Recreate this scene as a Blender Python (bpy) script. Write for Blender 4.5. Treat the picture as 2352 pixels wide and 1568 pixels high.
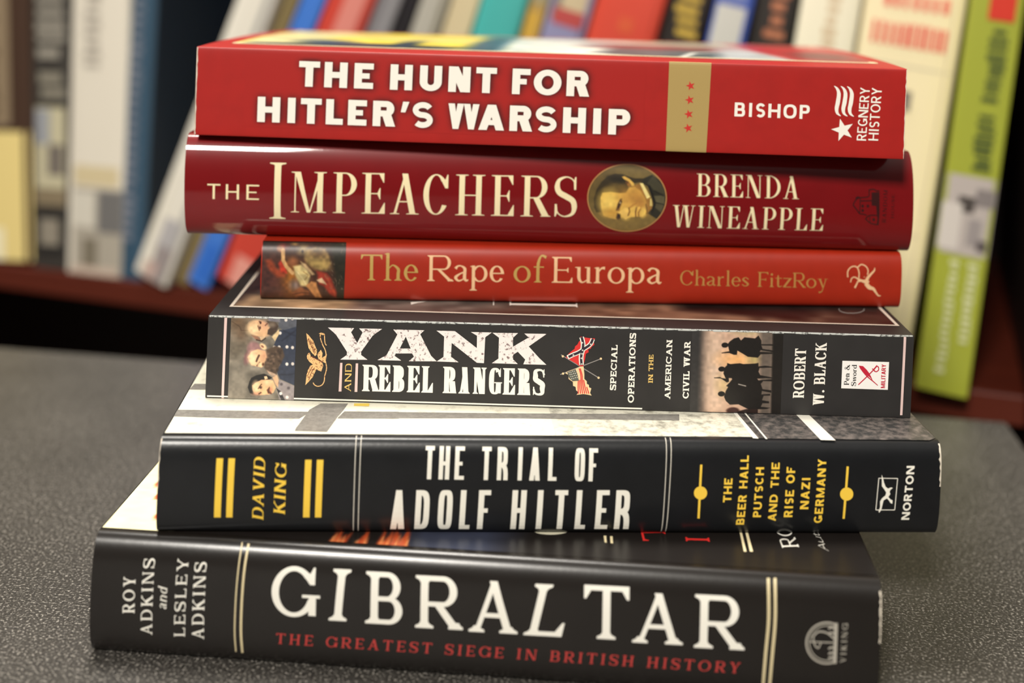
import bpy, bmesh, math, random
import numpy as np
from mathutils import Vector, Matrix
from mathutils.geometry import tessellate_polygon

for o in list(bpy.data.objects):
    bpy.data.objects.remove(o)
SC = bpy.context.scene
COL = SC.collection

# ------------------------------------------------------------------ camera
FPX, CX, CY = 2897.3, 1176.0, -97.8          # focal length and principal point, px of a 2352x1568 frame
PITCH, ROLL = math.radians(0.496), math.radians(1.60)
CAM = Vector((0.0, -0.3831, 0.2171))
FW = Vector((0, math.cos(PITCH), -math.sin(PITCH)))
UP0 = Vector((0, math.sin(PITCH), math.cos(PITCH)))
RT0 = Vector((1, 0, 0))
_c, _s = math.cos(ROLL), math.sin(ROLL)
RT = RT0 * _c + UP0 * _s
UP = UP0 * _c - RT0 * _s
cd = bpy.data.cameras.new('camera')
cam = bpy.data.objects.new('camera', cd)
COL.objects.link(cam)
cam.matrix_world = Matrix(((RT.x, UP.x, -FW.x, CAM.x), (RT.y, UP.y, -FW.y, CAM.y), (RT.z, UP.z, -FW.z, CAM.z), (0, 0, 0, 1)))
cd.sensor_fit = 'HORIZONTAL'
cd.sensor_width = 36.0
cd.lens = FPX * 36.0 / 2352.0
cd.shift_x = 0.0
cd.shift_y = -(784.0 - CY) / 2352.0
cd.clip_start = 0.02
cd.clip_end = 30
cd.dof.use_dof = True
cd.dof.focus_distance = 0.411
cd.dof.aperture_fstop = cd.lens * 0.001 / 0.0098
cd.dof.aperture_blades = 0
SC.camera = cam

# ------------------------------------------------------------------ world, lamps, exposure
SC.view_settings.view_transform = 'Standard'
SC.view_settings.look = 'None'
SC.view_settings.gamma = 1.0
SC.view_settings.exposure = 0.0
SC.view_settings.use_curve_mapping = False
W = bpy.data.worlds.new('room_air')
SC.world = W
W.use_nodes = True
_nt = W.node_tree                                  # dim room: pale ceiling above, dark walls and floor around
_tc = _nt.nodes.new('ShaderNodeTexCoord')
_sx = _nt.nodes.new('ShaderNodeSeparateXYZ')
_cr = _nt.nodes.new('ShaderNodeValToRGB')
_cr.color_ramp.elements[0].position = 0.0
_cr.color_ramp.elements[0].color = (0.075, 0.07, 0.064, 1)
_cr.color_ramp.elements[1].position = 0.85
_cr.color_ramp.elements[1].color = (0.50, 0.475, 0.435, 1)
_e = _cr.color_ramp.elements.new(0.3)
_e.color = (0.12, 0.113, 0.104, 1)
_nt.links.new(_tc.outputs['Generated'], _sx.inputs[0])
_nt.links.new(_sx.outputs['Z'], _cr.inputs['Fac'])
_nt.links.new(_cr.outputs['Color'], _nt.nodes['Background'].inputs[0])
_nt.nodes['Background'].inputs[1].default_value = 1.0


def lamp(name, loc, target, size, power, col, size_y=None):
    l = bpy.data.lights.new(name, 'AREA')
    l.shape = 'RECTANGLE'
    l.size = size
    l.size_y = size_y or size
    l.energy = power
    l.color = col
    o = bpy.data.objects.new(name, l)
    COL.objects.link(o)
    o.location = loc
    o.rotation_euler = (Vector(target) - Vector(loc)).to_track_quat('-Z', 'Y').to_euler()
    return o


lamp('ceiling_lamp', (-0.25, 0.36, 1.75), (-0.1, 0.1, 0.0), 0.45, 35.0, (1.0, 0.95, 0.87))
lamp('ceiling_lamp', (-0.62, -1.9, 1.7), (0, 0.1, 0.1), 0.4, 78.0, (1.0, 0.95, 0.87))  # unseen front fill at ceiling height, added to light the spines

# ------------------------------------------------------------------ pixel rays (design measurements)


def ray(px, py):
    dx, dy = px - CX, py - CY
    X = _c * dx + _s * dy
    Y = -_s * dx + _c * dy
    return (RT0 * (X / FPX) + FW - UP0 * (Y / FPX))


def at_z(px, py, z):
    d = ray(px, py)
    return CAM + d * ((z - CAM.z) / d.z)


# ------------------------------------------------------------------ materials
def lin(c):
    return tuple(((v / 255.0) / 12.92 if v / 255.0 <= 0.04045 else ((v / 255.0 + 0.055) / 1.055) ** 2.4) for v in c)


MATS = {}


def mat(name, rgb, rough=0.5, spec=0.5, coat=0.0, coat_rough=0.1, noise=0.0, nscale=300.0, bump=0.0, bscale=900.0, metallic=0.0):
    if name in MATS:
        return MATS[name]
    m = bpy.data.materials.new(name)
    m.use_nodes = True
    nt = m.node_tree
    b = nt.nodes['Principled BSDF']
    c = lin(rgb)
    b.inputs['Base Color'].default_value = (*c, 1)
    b.inputs['Roughness'].default_value = rough
    b.inputs['Specular IOR Level'].default_value = spec
    b.inputs['Coat Weight'].default_value = coat
    b.inputs['Coat Roughness'].default_value = coat_rough
    b.inputs['Metallic'].default_value = metallic
    if noise or bump:
        tc = nt.nodes.new('ShaderNodeTexCoord')
        n = nt.nodes.new('ShaderNodeTexNoise')
        n.inputs['Scale'].default_value = nscale
        n.inputs['Detail'].default_value = 4
        nt.links.new(tc.outputs['Object'], n.inputs['Vector'])
        if noise:
            r = nt.nodes.new('ShaderNodeMapRange')
            r.inputs['From Min'].default_value = 0.3
            r.inputs['From Max'].default_value = 0.7
            r.inputs['To Min'].default_value = 1 - noise
            r.inputs['To Max'].default_value = 1 + noise
            nt.links.new(n.outputs['Fac'], r.inputs['Value'])
            v = nt.nodes.new('ShaderNodeVectorMath')
            v.operation = 'SCALE'
            v.inputs[0].default_value = c
            nt.links.new(r.outputs['Result'], v.inputs['Scale'])
            nt.links.new(v.outputs[0], b.inputs['Base Color'])
        if bump:
            n2 = nt.nodes.new('ShaderNodeTexNoise')
            n2.inputs['Scale'].default_value = bscale
            n2.inputs['Detail'].default_value = 3
            nt.links.new(tc.outputs['Object'], n2.inputs['Vector'])
            bp = nt.nodes.new('ShaderNodeBump')
            bp.inputs['Strength'].default_value = bump
            bp.inputs['Distance'].default_value = 0.0004
            nt.links.new(n2.outputs['Fac'], bp.inputs['Height'])
            nt.links.new(bp.outputs['Normal'], b.inputs['Normal'])
    MATS[name] = m
    return m


def mat_print(name, rough=0.45, spec=0.5, coat=0.0, coat_rough=0.1):
    """Printed picture: colours kept per vertex in the attribute 'ink'."""
    if name in MATS:
        return MATS[name]
    m = bpy.data.materials.new(name)
    m.use_nodes = True
    nt = m.node_tree
    b = nt.nodes['Principled BSDF']
    a = nt.nodes.new('ShaderNodeAttribute')
    a.attribute_name = 'ink'
    nt.links.new(a.outputs['Color'], b.inputs['Base Color'])
    b.inputs['Roughness'].default_value = rough
    b.inputs['Specular IOR Level'].default_value = spec
    b.inputs['Coat Weight'].default_value = coat
    b.inputs['Coat Roughness'].default_value = coat_rough
    MATS[name] = m
    return m


def mat_specks(name, rgb, rgb2, scale, lo, hi, rough=0.5):
    """Ink with worn specks of a second colour."""
    if name in MATS:
        return MATS[name]
    m = mat(name, rgb, rough)
    nt = m.node_tree
    b = nt.nodes['Principled BSDF']
    tc = nt.nodes.new('ShaderNodeTexCoord')
    n = nt.nodes.new('ShaderNodeTexNoise')
    n.inputs['Scale'].default_value = scale
    n.inputs['Detail'].default_value = 6
    n.inputs['Roughness'].default_value = 0.65
    nt.links.new(tc.outputs['Object'], n.inputs['Vector'])
    r = nt.nodes.new('ShaderNodeMapRange')
    r.inputs['From Min'].default_value = lo
    r.inputs['From Max'].default_value = hi
    nt.links.new(n.outputs['Fac'], r.inputs['Value'])
    mx = nt.nodes.new('ShaderNodeMix')
    mx.data_type = 'RGBA'
    mx.inputs['A'].default_value = (*lin(rgb), 1)
    mx.inputs['B'].default_value = (*lin(rgb2), 1)
    nt.links.new(r.outputs['Result'], mx.inputs['Factor'])
    nt.links.new(mx.outputs['Result'], b.inputs['Base Color'])
    return m


def mat_pages(name, rgb):
    if name in MATS:
        return MATS[name]
    m = mat(name, rgb, 0.8, 0.2)
    nt = m.node_tree
    b = nt.nodes['Principled BSDF']
    tc = nt.nodes.new('ShaderNodeTexCoord')
    mp = nt.nodes.new('ShaderNodeMapping')
    mp.inputs['Scale'].default_value = (4, 4, 2600)
    n = nt.nodes.new('ShaderNodeTexNoise')
    n.inputs['Scale'].default_value = 1.0
    n.inputs['Detail'].default_value = 2
    nt.links.new(tc.outputs['Object'], mp.inputs['Vector'])
    nt.links.new(mp.outputs[0], n.inputs['Vector'])
    r = nt.nodes.new('ShaderNodeMapRange')
    r.inputs['To Min'].default_value = 0.55
    r.inputs['To Max'].default_value = 1.15
    nt.links.new(n.outputs['Fac'], r.inputs['Value'])
    v = nt.nodes.new('ShaderNodeVectorMath')
    v.operation = 'SCALE'
    v.inputs[0].default_value = lin(rgb)
    nt.links.new(r.outputs['Result'], v.inputs['Scale'])
    nt.links.new(v.outputs[0], b.inputs['Base Color'])
    return m


def mat_wood(name, rgb, rgb2, rough=0.35, scale=(3, 40, 40)):
    if name in MATS:
        return MATS[name]
    m = mat(name, rgb, rough)
    nt = m.node_tree
    b = nt.nodes['Principled BSDF']
    tc = nt.nodes.new('ShaderNodeTexCoord')
    mp = nt.nodes.new('ShaderNodeMapping')
    mp.inputs['Scale'].default_value = scale
    n = nt.nodes.new('ShaderNodeTexNoise')
    n.inputs['Scale'].default_value = 1.5
    n.inputs['Detail'].default_value = 6
    nt.links.new(tc.outputs['Object'], mp.inputs['Vector'])
    nt.links.new(mp.outputs[0], n.inputs['Vector'])
    mx = nt.nodes.new('ShaderNodeMix')
    mx.data_type = 'RGBA'
    mx.inputs['A'].default_value = (*lin(rgb), 1)
    mx.inputs['B'].default_value = (*lin(rgb2), 1)
    nt.links.new(n.outputs['Fac'], mx.inputs['Factor'])
    nt.links.new(mx.outputs['Result'], b.inputs['Base Color'])
    return m


def mat_table(name):
    """Charcoal desk laminate with a fine pebbled, slightly glinting grain."""
    m = mat(name, (62, 60, 57), 0.36, 0.5)
    nt = m.node_tree
    b = nt.nodes['Principled BSDF']
    tc = nt.nodes.new('ShaderNodeTexCoord')
    n = nt.nodes.new('ShaderNodeTexNoise')
    n.inputs['Scale'].default_value = 1100
    n.inputs['Detail'].default_value = 4
    n.inputs['Roughness'].default_value = 0.6
    n2 = nt.nodes.new('ShaderNodeTexNoise')
    n2.inputs['Scale'].default_value = 22
    n2.inputs['Detail'].default_value = 3
    for q in (n, n2):
        nt.links.new(tc.outputs['Object'], q.inputs['Vector'])
    cr = nt.nodes.new('ShaderNodeValToRGB')
    cr.color_ramp.elements[0].position = 0.36
    cr.color_ramp.elements[0].color = (*lin((38, 36, 34)), 1)
    cr.color_ramp.elements[1].position = 0.72
    cr.color_ramp.elements[1].color = (*lin((190, 184, 174)), 1)
    e = cr.color_ramp.elements.new(0.55)
    e.color = (*lin((64, 61, 57)), 1)
    nt.links.new(n.outputs['Fac'], cr.inputs['Fac'])
    r = nt.nodes.new('ShaderNodeMapRange')
    r.inputs['From Min'].default_value = 0.3
    r.inputs['From Max'].default_value = 0.7
    r.inputs['To Min'].default_value = 0.86
    r.inputs['To Max'].default_value = 1.14
    nt.links.new(n2.outputs['Fac'], r.inputs['Value'])
    v = nt.nodes.new('ShaderNodeVectorMath')
    v.operation = 'SCALE'
    nt.links.new(cr.outputs['Color'], v.inputs[0])
    nt.links.new(r.outputs['Result'], v.inputs['Scale'])
    nt.links.new(v.outputs[0], b.inputs['Base Color'])
    bp = nt.nodes.new('ShaderNodeBump')
    bp.inputs['Strength'].default_value = 0.5
    bp.inputs['Distance'].default_value = 0.0006
    nt.links.new(n.outputs['Fac'], bp.inputs['Height'])
    nt.links.new(bp.outputs['Normal'], b.inputs['Normal'])
    return m


# ------------------------------------------------------------------ object helpers
def link(name, me, parent=None):
    o = bpy.data.objects.new(name, me)
    COL.objects.link(o)
    if parent is not None:
        o.parent = parent
    return o


def mesh_obj(name, verts, faces, mats, parent=None, fmat=None, smooth=False):
    me = bpy.data.meshes.new(name)
    me.from_pydata([tuple(v) for v in verts], [], faces)
    for m in (mats if isinstance(mats, (list, tuple)) else [mats]):
        me.materials.append(m)
    if fmat is not None:
        me.polygons.foreach_set('material_index', fmat)
    if smooth:
        me.polygons.foreach_set('use_smooth', [True] * len(me.polygons))
    me.update()
    if smooth:
        me.set_sharp_from_angle(angle=math.radians(38))
    return link(name, me, parent)


def tag(o, label=None, cat=None, group=None, kind=None):
    if label:
        o['label'] = label
    if cat:
        o['category'] = cat
    if group:
        o['group'] = group
    if kind:
        o['kind'] = kind
    return o


def empty(name, loc, rot=(0, 0, 0)):
    o = bpy.data.objects.new(name, None)
    COL.objects.link(o)
    o.empty_display_size = 0.03
    o.location = loc
    o.rotation_euler = rot
    return o


def box_mesh(name, x0, x1, y0, y1, z0, z1, m, parent=None, bev=0.0):
    bm = bmesh.new()
    r = bmesh.ops.create_cube(bm, size=1.0)
    for v in bm.verts:
        v.co = Vector(((x0 + x1) / 2 + v.co.x * (x1 - x0), (y0 + y1) / 2 + v.co.y * (y1 - y0), (z0 + z1) / 2 + v.co.z * (z1 - z0)))
    if bev:
        bmesh.ops.bevel(bm, geom=list(bm.edges), offset=bev, segments=3, affect='EDGES', profile=0.5)
    me = bpy.data.meshes.new(name)
    bm.to_mesh(me)
    bm.free()
    me.materials.append(m)
    return link(name, me, parent)


# ------------------------------------------------------------------ lettering: a small stroke-built type family
class Face:
    def __init__(s, w, h, sl=0.0, st=0.06, br=0.06, n=2.0, xh=0.64, bk=0.2, flat=0.0):
        s.w, s.h, s.sl, s.st, s.br, s.n, s.xh, s.bk, s.flat = w, h, sl, st, br, n, xh, bk, flat


DW = dict(A=.78, B=.68, C=.74, D=.76, E=.62, F=.58, G=.8, H=.78, I=.3, K=.74, L=.58, M=.92, N=.8, O=.84, P=.64, R=.7, S=.6,
          T=.68, U=.76, V=.76, W=1.08, Y=.72, Z=.66, a=.5, d=.58, e=.5, f=.38, h=.6, i=.28, l=.28, n=.6, o=.56, p=.6,
          r=.42, s=.42, t=.36, u=.6, w=.8, y=.58, z=.48)
DW['&'] = .8
DW["'"] = .22
DW['.'] = .24
DW[' '] = .34


def rect(x0, y0, x1, y1):
    return [(x0, y0), (x1, y0), (x1, y1), (x0, y1)]


def diag(x0, x1, t, y0=0.0, y1=1.0):
    return [(x0 - t / 2, y0), (x0 + t / 2, y0), (x1 + t / 2, y1), (x1 - t / 2, y1)]


def sup(cx, cy, rx, ry, n, deg):
    a = math.radians(deg)
    c, s = math.cos(a), math.sin(a)
    return (cx + rx * math.copysign(abs(c) ** (2 / n), c), cy + ry * math.copysign(abs(s) ** (2 / n), s))


def ring(cx, cy, rx, ry, w, h, n=2.0, a0=0, a1=360, k=32):
    out = []
    parts = 2 if a1 - a0 > 200 else 1
    for q in range(parts):
        b0 = a0 + (a1 - a0) * q / parts
        b1 = a0 + (a1 - a0) * (q + 1) / parts
        o = [sup(cx, cy, rx, ry, n, b0 + (b1 - b0) * i / k) for i in range(k + 1)]
        i_ = [sup(cx, cy, max(rx - w, .005), max(ry - h, .005), n, b0 + (b1 - b0) * i / k) for i in range(k + 1)]
        out.append(o + i_[::-1])
    return out


def bowl(x0, yb, yt, xr, w, h, n=2.0, k=20):
    ry = (yt - yb) / 2
    cy = (yt + yb) / 2
    rx = min(xr - x0, ry * (1.0 if n < 3 else 0.8))
    xc = xr - rx
    o = [(x0, yb)] + [sup(xc, cy, rx, ry, n, -90 + 180 * i / k) for i in range(k + 1)] + [(x0, yt)]
    i_ = [(x0, yt - h)] + [sup(xc, cy, max(rx - w, .005), ry - h, n, 90 - 180 * i / k) for i in range(k + 1)] + [(x0, yb + h)]
    return [o + i_]


def pstroke(pts, wid, k=8):
    """Smooth pen stroke through points with a width at each point; returns quads."""
    P = [np.array(p, float) for p in pts]
    n = len(P)
    if not isinstance(wid, (list, tuple)):
        wid = [wid] * n
    sam, ws = [], []
    for i in range(n - 1):
        p0 = P[max(i - 1, 0)]
        p1, p2 = P[i], P[i + 1]
        p3 = P[min(i + 2, n - 1)]
        for j in range(k if i < n - 2 else k + 1):
            t = j / k
            sam.append(0.5 * ((2 * p1) + (-p0 + p2) * t + (2 * p0 - 5 * p1 + 4 * p2 - p3) * t * t + (-p0 + 3 * p1 - 3 * p2 + p3) * t ** 3))
            ws.append(wid[i] + (wid[i + 1] - wid[i]) * t)
    L, R = [], []
    for i in range(len(sam)):
        d = sam[min(i + 1, len(sam) - 1)] - sam[max(i - 1, 0)]
        d = d / (np.linalg.norm(d) + 1e-12)
        nn = np.array((-d[1], d[0])) * ws[i] / 2
        L.append(tuple(sam[i] + nn))
        R.append(tuple(sam[i] - nn))
    return [[R[i], R[i + 1], L[i + 1], L[i]] for i in range(len(sam) - 1)]


def disc(cx, cy, rx, ry=None, k=24):
    ry = ry or rx
    return [(cx + rx * math.cos(2 * math.pi * i / k), cy + ry * math.sin(2 * math.pi * i / k)) for i in range(k)]


def glyph(ch, W, F):
    w, h, sl, st, br, n = F.w, F.h, F.sl, F.st, F.br, F.n
    S = sl > 0
    P = []
    dt = w * 1.08 if not S else w

    def ser(x, y, d, ww=w, l=None, r=None):
        if not S:
            return
        l = sl if l is None else l
        r = sl if r is None else r
        P.append([(x - ww / 2 - l, y), (x + ww / 2 + r, y), (x + ww / 2 + r, y + d * st * .75), (x + ww / 2 + r * .3, y + d * (st + br * .3)),
                  (x + ww / 2, y + d * (st + br)), (x - ww / 2, y + d * (st + br)), (x - ww / 2 - l * .3, y + d * (st + br * .3)), (x - ww / 2 - l, y + d * st * .75)])

    def stem(x, y0=0.0, y1=1.0, foot=True, top=True, ww=w):
        P.append(rect(x - ww / 2, y0, x + ww / 2, y1))
        if foot:
            ser(x, y0, 1, ww)
        if top:
            ser(x, y1, -1, ww)

    def beak(x, y, d, s, ln=None):
        """tapering serif at the end of an arm: x,y outer corner, d vertical direction, s arm side."""
        if not S:
            return
        ln = ln or F.bk
        P.append([(x, y), (x, y + d * (h + ln)), (x - s * st * .7, y + d * (h + ln)), (x - s * (st + .5 * ln), y + d * h), (x - s * (st + .5 * ln), y)])

    xl = sl + w / 2
    if ch == 'A':
        fx = sl + dt / 2 * (1 if not S else .5)
        tl = dt if not S else max(h * 1.15, w * .45 if w < .16 else (w * .62 if W > .6 else w * .42))
        ap = W / 2
        if not S:
            P.append([(0, 0), (dt, 0), (ap + dt * .5, 1), (ap - dt * .5, 1)])
            P.append([(W - dt, 0), (W, 0), (ap + dt * .5, 1), (ap - dt * .5, 1)])
            yb = .2 if n < 3 else .17
            P.append(rect(dt * .5 + (ap - dt * .5) * yb, yb, W - dt * .5 - (ap - dt * .5) * yb, yb + h * .85))
        else:
            P.append(diag(sl + tl / 2, ap + .02, tl))
            P.append(diag(W - sl - w / 2, ap, w * 1.05))
            P.append(rect(sl + tl / 2 + (ap - sl) * .32, .3, W - sl - w / 2 - (ap - sl) * .3, .3 + h))
            ser(sl + tl / 2, 0, 1, tl)
            ser(W - sl - w / 2, 0, 1, w)
    elif ch == 'B':
        stem(xl)
        x0 = xl
        P += bowl(x0, .5 - h * .5, 1, W * .94, w, h, n)
        P += bowl(x0, 0, .5 + h * .5, W, w, h, n)
    elif ch in 'CG':
        a = 42 if n < 3 else 22
        P += ring(W / 2, .5, W / 2, .5, w, h, n, a, (360 - a if not S else 328) if ch == 'C' else 340 - (10 if n > 3 else 0))
        if S:
            P.append([(W * .86, .66), (W * .97, .66), (W * .97, .99), (W * .93, .99), (W * .86, .87), (W * .78, .9), (W * .74, .8)])
            if ch == 'C' and sl > .05:
                pass
        if ch == 'G':
            P.append(rect(W - w, .04 if S else .08, W, .46))
            if S:
                P.append(rect(W - w - sl * 1.3, .46 - st, W + sl * .8, .46))
            else:
                P.append(rect(W * .52, .46 - h, W, .46))
    elif ch == 'D':
        stem(xl)
        P += bowl(xl, 0, 1, W, w, h, n)
    elif ch in 'EFL':
        stem(xl)
        if ch in 'EF':
            P.append(rect(xl, 1 - h, W * (1 if ch == 'F' or not S else .95), 1))
            beak(W * (1 if ch == 'F' or not S else .95), 1, -1, 1)
            P.append(rect(xl, .5 - h * .45, W * .8, .5 + h * .45))
            if S:
                P.append([(W * .8, .5 - F.bk * .7), (W * .8, .5 + F.bk * .7), (W * .8 - st * .7, .5 + F.bk * .7), (W * .8 - st - .25 * F.bk, .5 + h * .45),
                          (W * .8 - st - .25 * F.bk, .5 - h * .45), (W * .8 - st * .7, .5 - F.bk * .7)])
        if ch in 'EL':
            P.append(rect(xl, 0, W, h))
            beak(W, 0, 1, 1, F.bk * 1.25)
    elif ch == 'H':
        stem(xl)
        stem(W - xl)
        P.append(rect(xl, .5 - h / 2, W - xl, .5 + h / 2))
    elif ch == 'I':
        stem(W / 2)
    elif ch == 'K':
        stem(xl)
        t = dt * 1.1
        tt = max(h * 1.3, w * .5) if S else t
        P.append([(xl, .36), (xl, .36 + tt * 1.25), (W - sl - tt, 1), (W - sl, 1)])
        P.append([(xl + w * .5 + (W - xl) * .06, .5), (xl + (W - xl) * .32 + t * .3, .68), (W - (sl * .4), 0), (W - t - (sl * .4), 0)])
        ser(W - sl - tt / 2, 1, -1, tt)
        ser(W - sl * .4 - t / 2, 0, 1, t, None, sl * .5)
    elif ch == 'M':
        tl = h * 1.15 if S and w < .2 else w
        stem(sl + tl / 2, ww=tl)
        stem(W - xl)
        P.append([(sl, 1), (sl + dt * 1.05, 1), (W / 2 + dt * .3, .0), (W / 2 - dt * .3, .0)])
        tr = h * 1.2 if S and w < .2 else dt
        P.append([(W - sl - w * .5 - tr * .5, 1), (W - sl, 1), (W / 2 + dt * .3, .0), (W / 2 - dt * .3 + (dt * .6 - tr * .8 if S else 0), .0)])
    elif ch == 'N':
        tl = h * 1.3 if S and (w < .2 or W < .55) else w
        stem(sl + tl / 2, ww=tl)
        stem(W - sl - tl / 2, foot=not S or w > .2, ww=tl)
        P.append([(sl, 1), (sl + dt * 1.15, 1), (W - sl, 0), (W - sl - dt * 1.15, 0)])
        if S:
            P.append(rect(0, 1 - st * .8, sl + w * .4, 1))
    elif ch == 'O':
        P += ring(W / 2, .5, W / 2, .5, w, h, n)
    elif ch in 'PR':
        stem(xl)
        yb = .44 if ch == 'P' else .46
        P += bowl(xl, yb - h * .3, 1, W * (1 if ch == 'P' else .94), w, h, n)
        if ch == 'R':
            if n > 3 and not S:
                P += bowl(xl, -.6, yb + h * .5, W, w, h, n)
                P[-1] = [(a, max(b, 0.0)) for a, b in P[-1]]
            else:
                t = dt * 1.12
                P.append([(xl + (W - xl) * .28, yb), (xl + (W - xl) * .28 + t, yb), (W + (.02 if S else 0), 0), (W - t, 0)])
                if S:
                    ser(W - t / 2, 0, 1, t * .9, sl * .6, sl * .7)
    elif ch == 'S':
        if not S:
            w = min(w, .24)
            h = min(h, .21)
            ru, rx = .25 - h / 4, W / 2 - w / 2
            cl = [(W / 2 + rx * math.cos(math.radians(t)), .5 + ru + ru * math.sin(math.radians(t))) for t in range(24, 271, 13)]
            cl += [(W / 2 + rx * math.cos(math.radians(t)), .5 - ru + ru * math.sin(math.radians(t))) for t in range(77, -157, -13)]
            P += pstroke(cl, (w + h) / 2, 2)
            return P
        q, r_ = h / 2, w / 2
        pts = [(W * .93, .77), (W * .8, .925 - q * .2), (W * .52, 1 - q), (W * .2, .91), (r_ * .95, .745), (W * .22, .605), (W * .52, .51), (W * .8, .41),
               (W - r_ * .95, .255), (W * .8, .085), (W * .48, q), (W * .2, .075 + q * .2), (W * .06, .23)]
        m_ = (h + w) / 2
        P += pstroke(pts, [h, h, h, m_, w * .97, w * 1.02, w * 1.05, w * 1.02, w * .97, m_, h, h, h], 7)
        if S:
            P.append([(W * .86, .68), (W * .95, .68), (W * .95, .99), (W * .9, .99), (W * .84, .88)])
            P.append([(W * .02, .01), (W * .07, .01), (W * .15, .12), (W * .11, .32), (W * .02, .32)])
    elif ch == 'T':
        stem(W / 2, top=False)
        P.append(rect(0 if not S else st * .3, 1 - h, W - (0 if not S else st * .3), 1))
        beak(W, 1, -1, 1)
        beak(0, 1, -1, -1)
    elif ch == 'U':
        tr = h * 1.2 if S and w < .2 else w
        y = .36 if n < 3 else .2
        x0, x1 = sl, W - sl
        P.append(rect(x0, y, x0 + w, 1))
        P.append(rect(x1 - tr, y, x1, 1))
        P += ring((x0 + x1) / 2, y, (x1 - x0) / 2, y, w, h, n, 180, 360)
        ser(x0 + w / 2, 1, -1)
        ser(x1 - tr / 2, 1, -1, tr)
    elif ch in 'VW':
        tr = (h * 1.2 if S and w < .2 else dt)
        m = 1 if ch == 'V' else 2
        if m == 2 and not S:
            dt = min(dt, W * .205)
            tr = dt
        u0, u1 = sl, W - sl
        seg = (u1 - u0) / m
        for i in range(m):
            a = u0 + seg * i
            b = a + seg
            ap = (a + b) / 2
            P.append([(a, 1), (a + dt, 1), (ap + dt * .45, 0), (ap - dt * .45, 0)])
            P.append([(b - tr, 1), (b, 1), (ap + dt * .45, 0), (ap - dt * .45 + (dt - tr) * .8, 0)])
            if S:
                ser(a + dt / 2, 1, -1, dt)
        ser(u1 - tr / 2, 1, -1, tr)
    elif ch == 'Y':
        tr = (h * 1.25 if S and w < .2 else dt)
        P.append(rect(W / 2 - w / 2, 0, W / 2 + w / 2, .46))
        ser(W / 2, 0, 1)
        P.append([(sl, 1), (sl + dt, 1), (W / 2 + w / 2, .42), (W / 2 - w / 2, .42)])
        P.append([(W - sl - tr, 1), (W - sl, 1), (W / 2 + w / 2, .42), (W / 2 + w / 2 - tr, .42)])
        ser(sl + dt / 2, 1, -1, dt)
        ser(W - sl - tr / 2, 1, -1, tr)
    elif ch == 'Z':
        P.append(rect(0, 1 - h, W, 1))
        P.append(rect(0, 0, W, h))
        P.append([(0, h * .5), (dt * 1.25, h * .5), (W, 1 - h * .5), (W - dt * 1.25, 1 - h * .5)])
    elif ch == "'":
        P.append([(W * .25, 1), (W, 1), (W * .55, .58), (0, .58)])
    elif ch == '.':
        P.append(disc(W / 2, w * .55, w * .55))
    elif ch == '&':
        P += pstroke([(W, .0), (W * .55, .45), (W * .22, .78), (W * .38, .97), (W * .58, .8), (W * .3, .52), (w * .5, .27), (W * .3, .04), (W * .62, .1), (W * .9, .5)],
                     [w, w, h, h, h, h, w, h, h, h], 6)
    # ---------------- lower case
    X = F.xh
    if ch == 'o':
        P += ring(W / 2, X / 2, W / 2, X / 2 + .01, w, h)
    elif ch in 'nhu':
        if ch == 'u':
            P.append(rect(sl, .2, sl + w, X))
            P.append(rect(W - sl - w, 0, W - sl, X))
            P.append([(0, X), (sl + w * .5, X), (sl + w * .5, X - st * 1.6), (0, X - st * .7)])
            P.append([(W - 2 * sl - w, X), (W - sl - w * .5, X), (W - sl - w * .5, X - st * 1.6), (W - 2 * sl - w, X - st * .7)])
            P.append([(W - sl - w * .5, 0), (W, 0), (W, st * .6), (W - sl - w * .5, st * 1.6)])
            P += pstroke([(sl + w / 2, .3), (sl + w * .75, .12), (W * .45, h * .55), (W - sl - w * .8, .13)], [w, w * .95, h, h * .7])
        else:
            stem(xl, 0, 1.06 if ch == 'h' else X, top=False)
            yt = 1.06 if ch == 'h' else X
            P.append([(xl - w / 2 - sl, yt - st * 1.0), (xl, yt + .01), (xl, yt - st * 2)])
            P += pstroke([(xl + w * .2, X * .72), (W * .5, X - h * .5), (W - xl, X * .72), (W - xl, X * .4), (W - xl, 0.0)], [h * .7, h, w * .95, w, w])
            ser(W - xl, 0, 1)
    elif ch == 'r':
        stem(xl, 0, X, top=False)
        P.append([(xl - w / 2 - sl, X - st), (xl, X + .01), (xl, X - st * 2)])
        P += pstroke([(xl + w * .2, X * .68), (W * .62, X * .93), (W * .9, X * .95)], [h * .7, h * 1.3, w])
    elif ch == 'p':
        stem(xl, -.36, X, top=False)
        P.append([(xl - w / 2 - sl, X - st), (xl, X + .01), (xl, X - st * 2)])
        P += ring(W - (W - sl) / 2, X / 2, (W - sl) / 2, X / 2 + .01, w, h, 2, -150, 150)
    elif ch == 'd':
        stem(W - xl, 0, 1.04, foot=False, top=False)
        P.append([(W - xl - w / 2 - sl, 1.04 - st), (W - xl, 1.05), (W - xl, 1.04 - st * 2)])
        P.append([(W - xl, 0), (W, 0), (W, st * .6), (W - xl, st * 1.6)])
        P += ring((W - sl) / 2, X / 2, (W - sl) / 2, X / 2 + .01, w, h, 2, 30, 330)
    elif ch == 'e':
        P += ring(W / 2, X / 2, W / 2, X / 2 + .01, w, h, 2, 0, 325)
        P.append([(w * .6, X * .5), (W * .99, X * .5), (W * .99, X * .5 + h * .9), (w * .6, X * .5 + h * .9)])
    elif ch == 'a':
        P += pstroke([(W * .1, X * .8), (W * .25, X * .95), (W * .5, X - h * .45), (W * .74, X * .8), (W * .74, X * .5), (W * .74, X * .2), (W * .86, X * .06), (W, X * .12)],
                     [w * 1.0, h * 1.3, h, w * .95, w, w, w * .7, h * .6])
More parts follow.
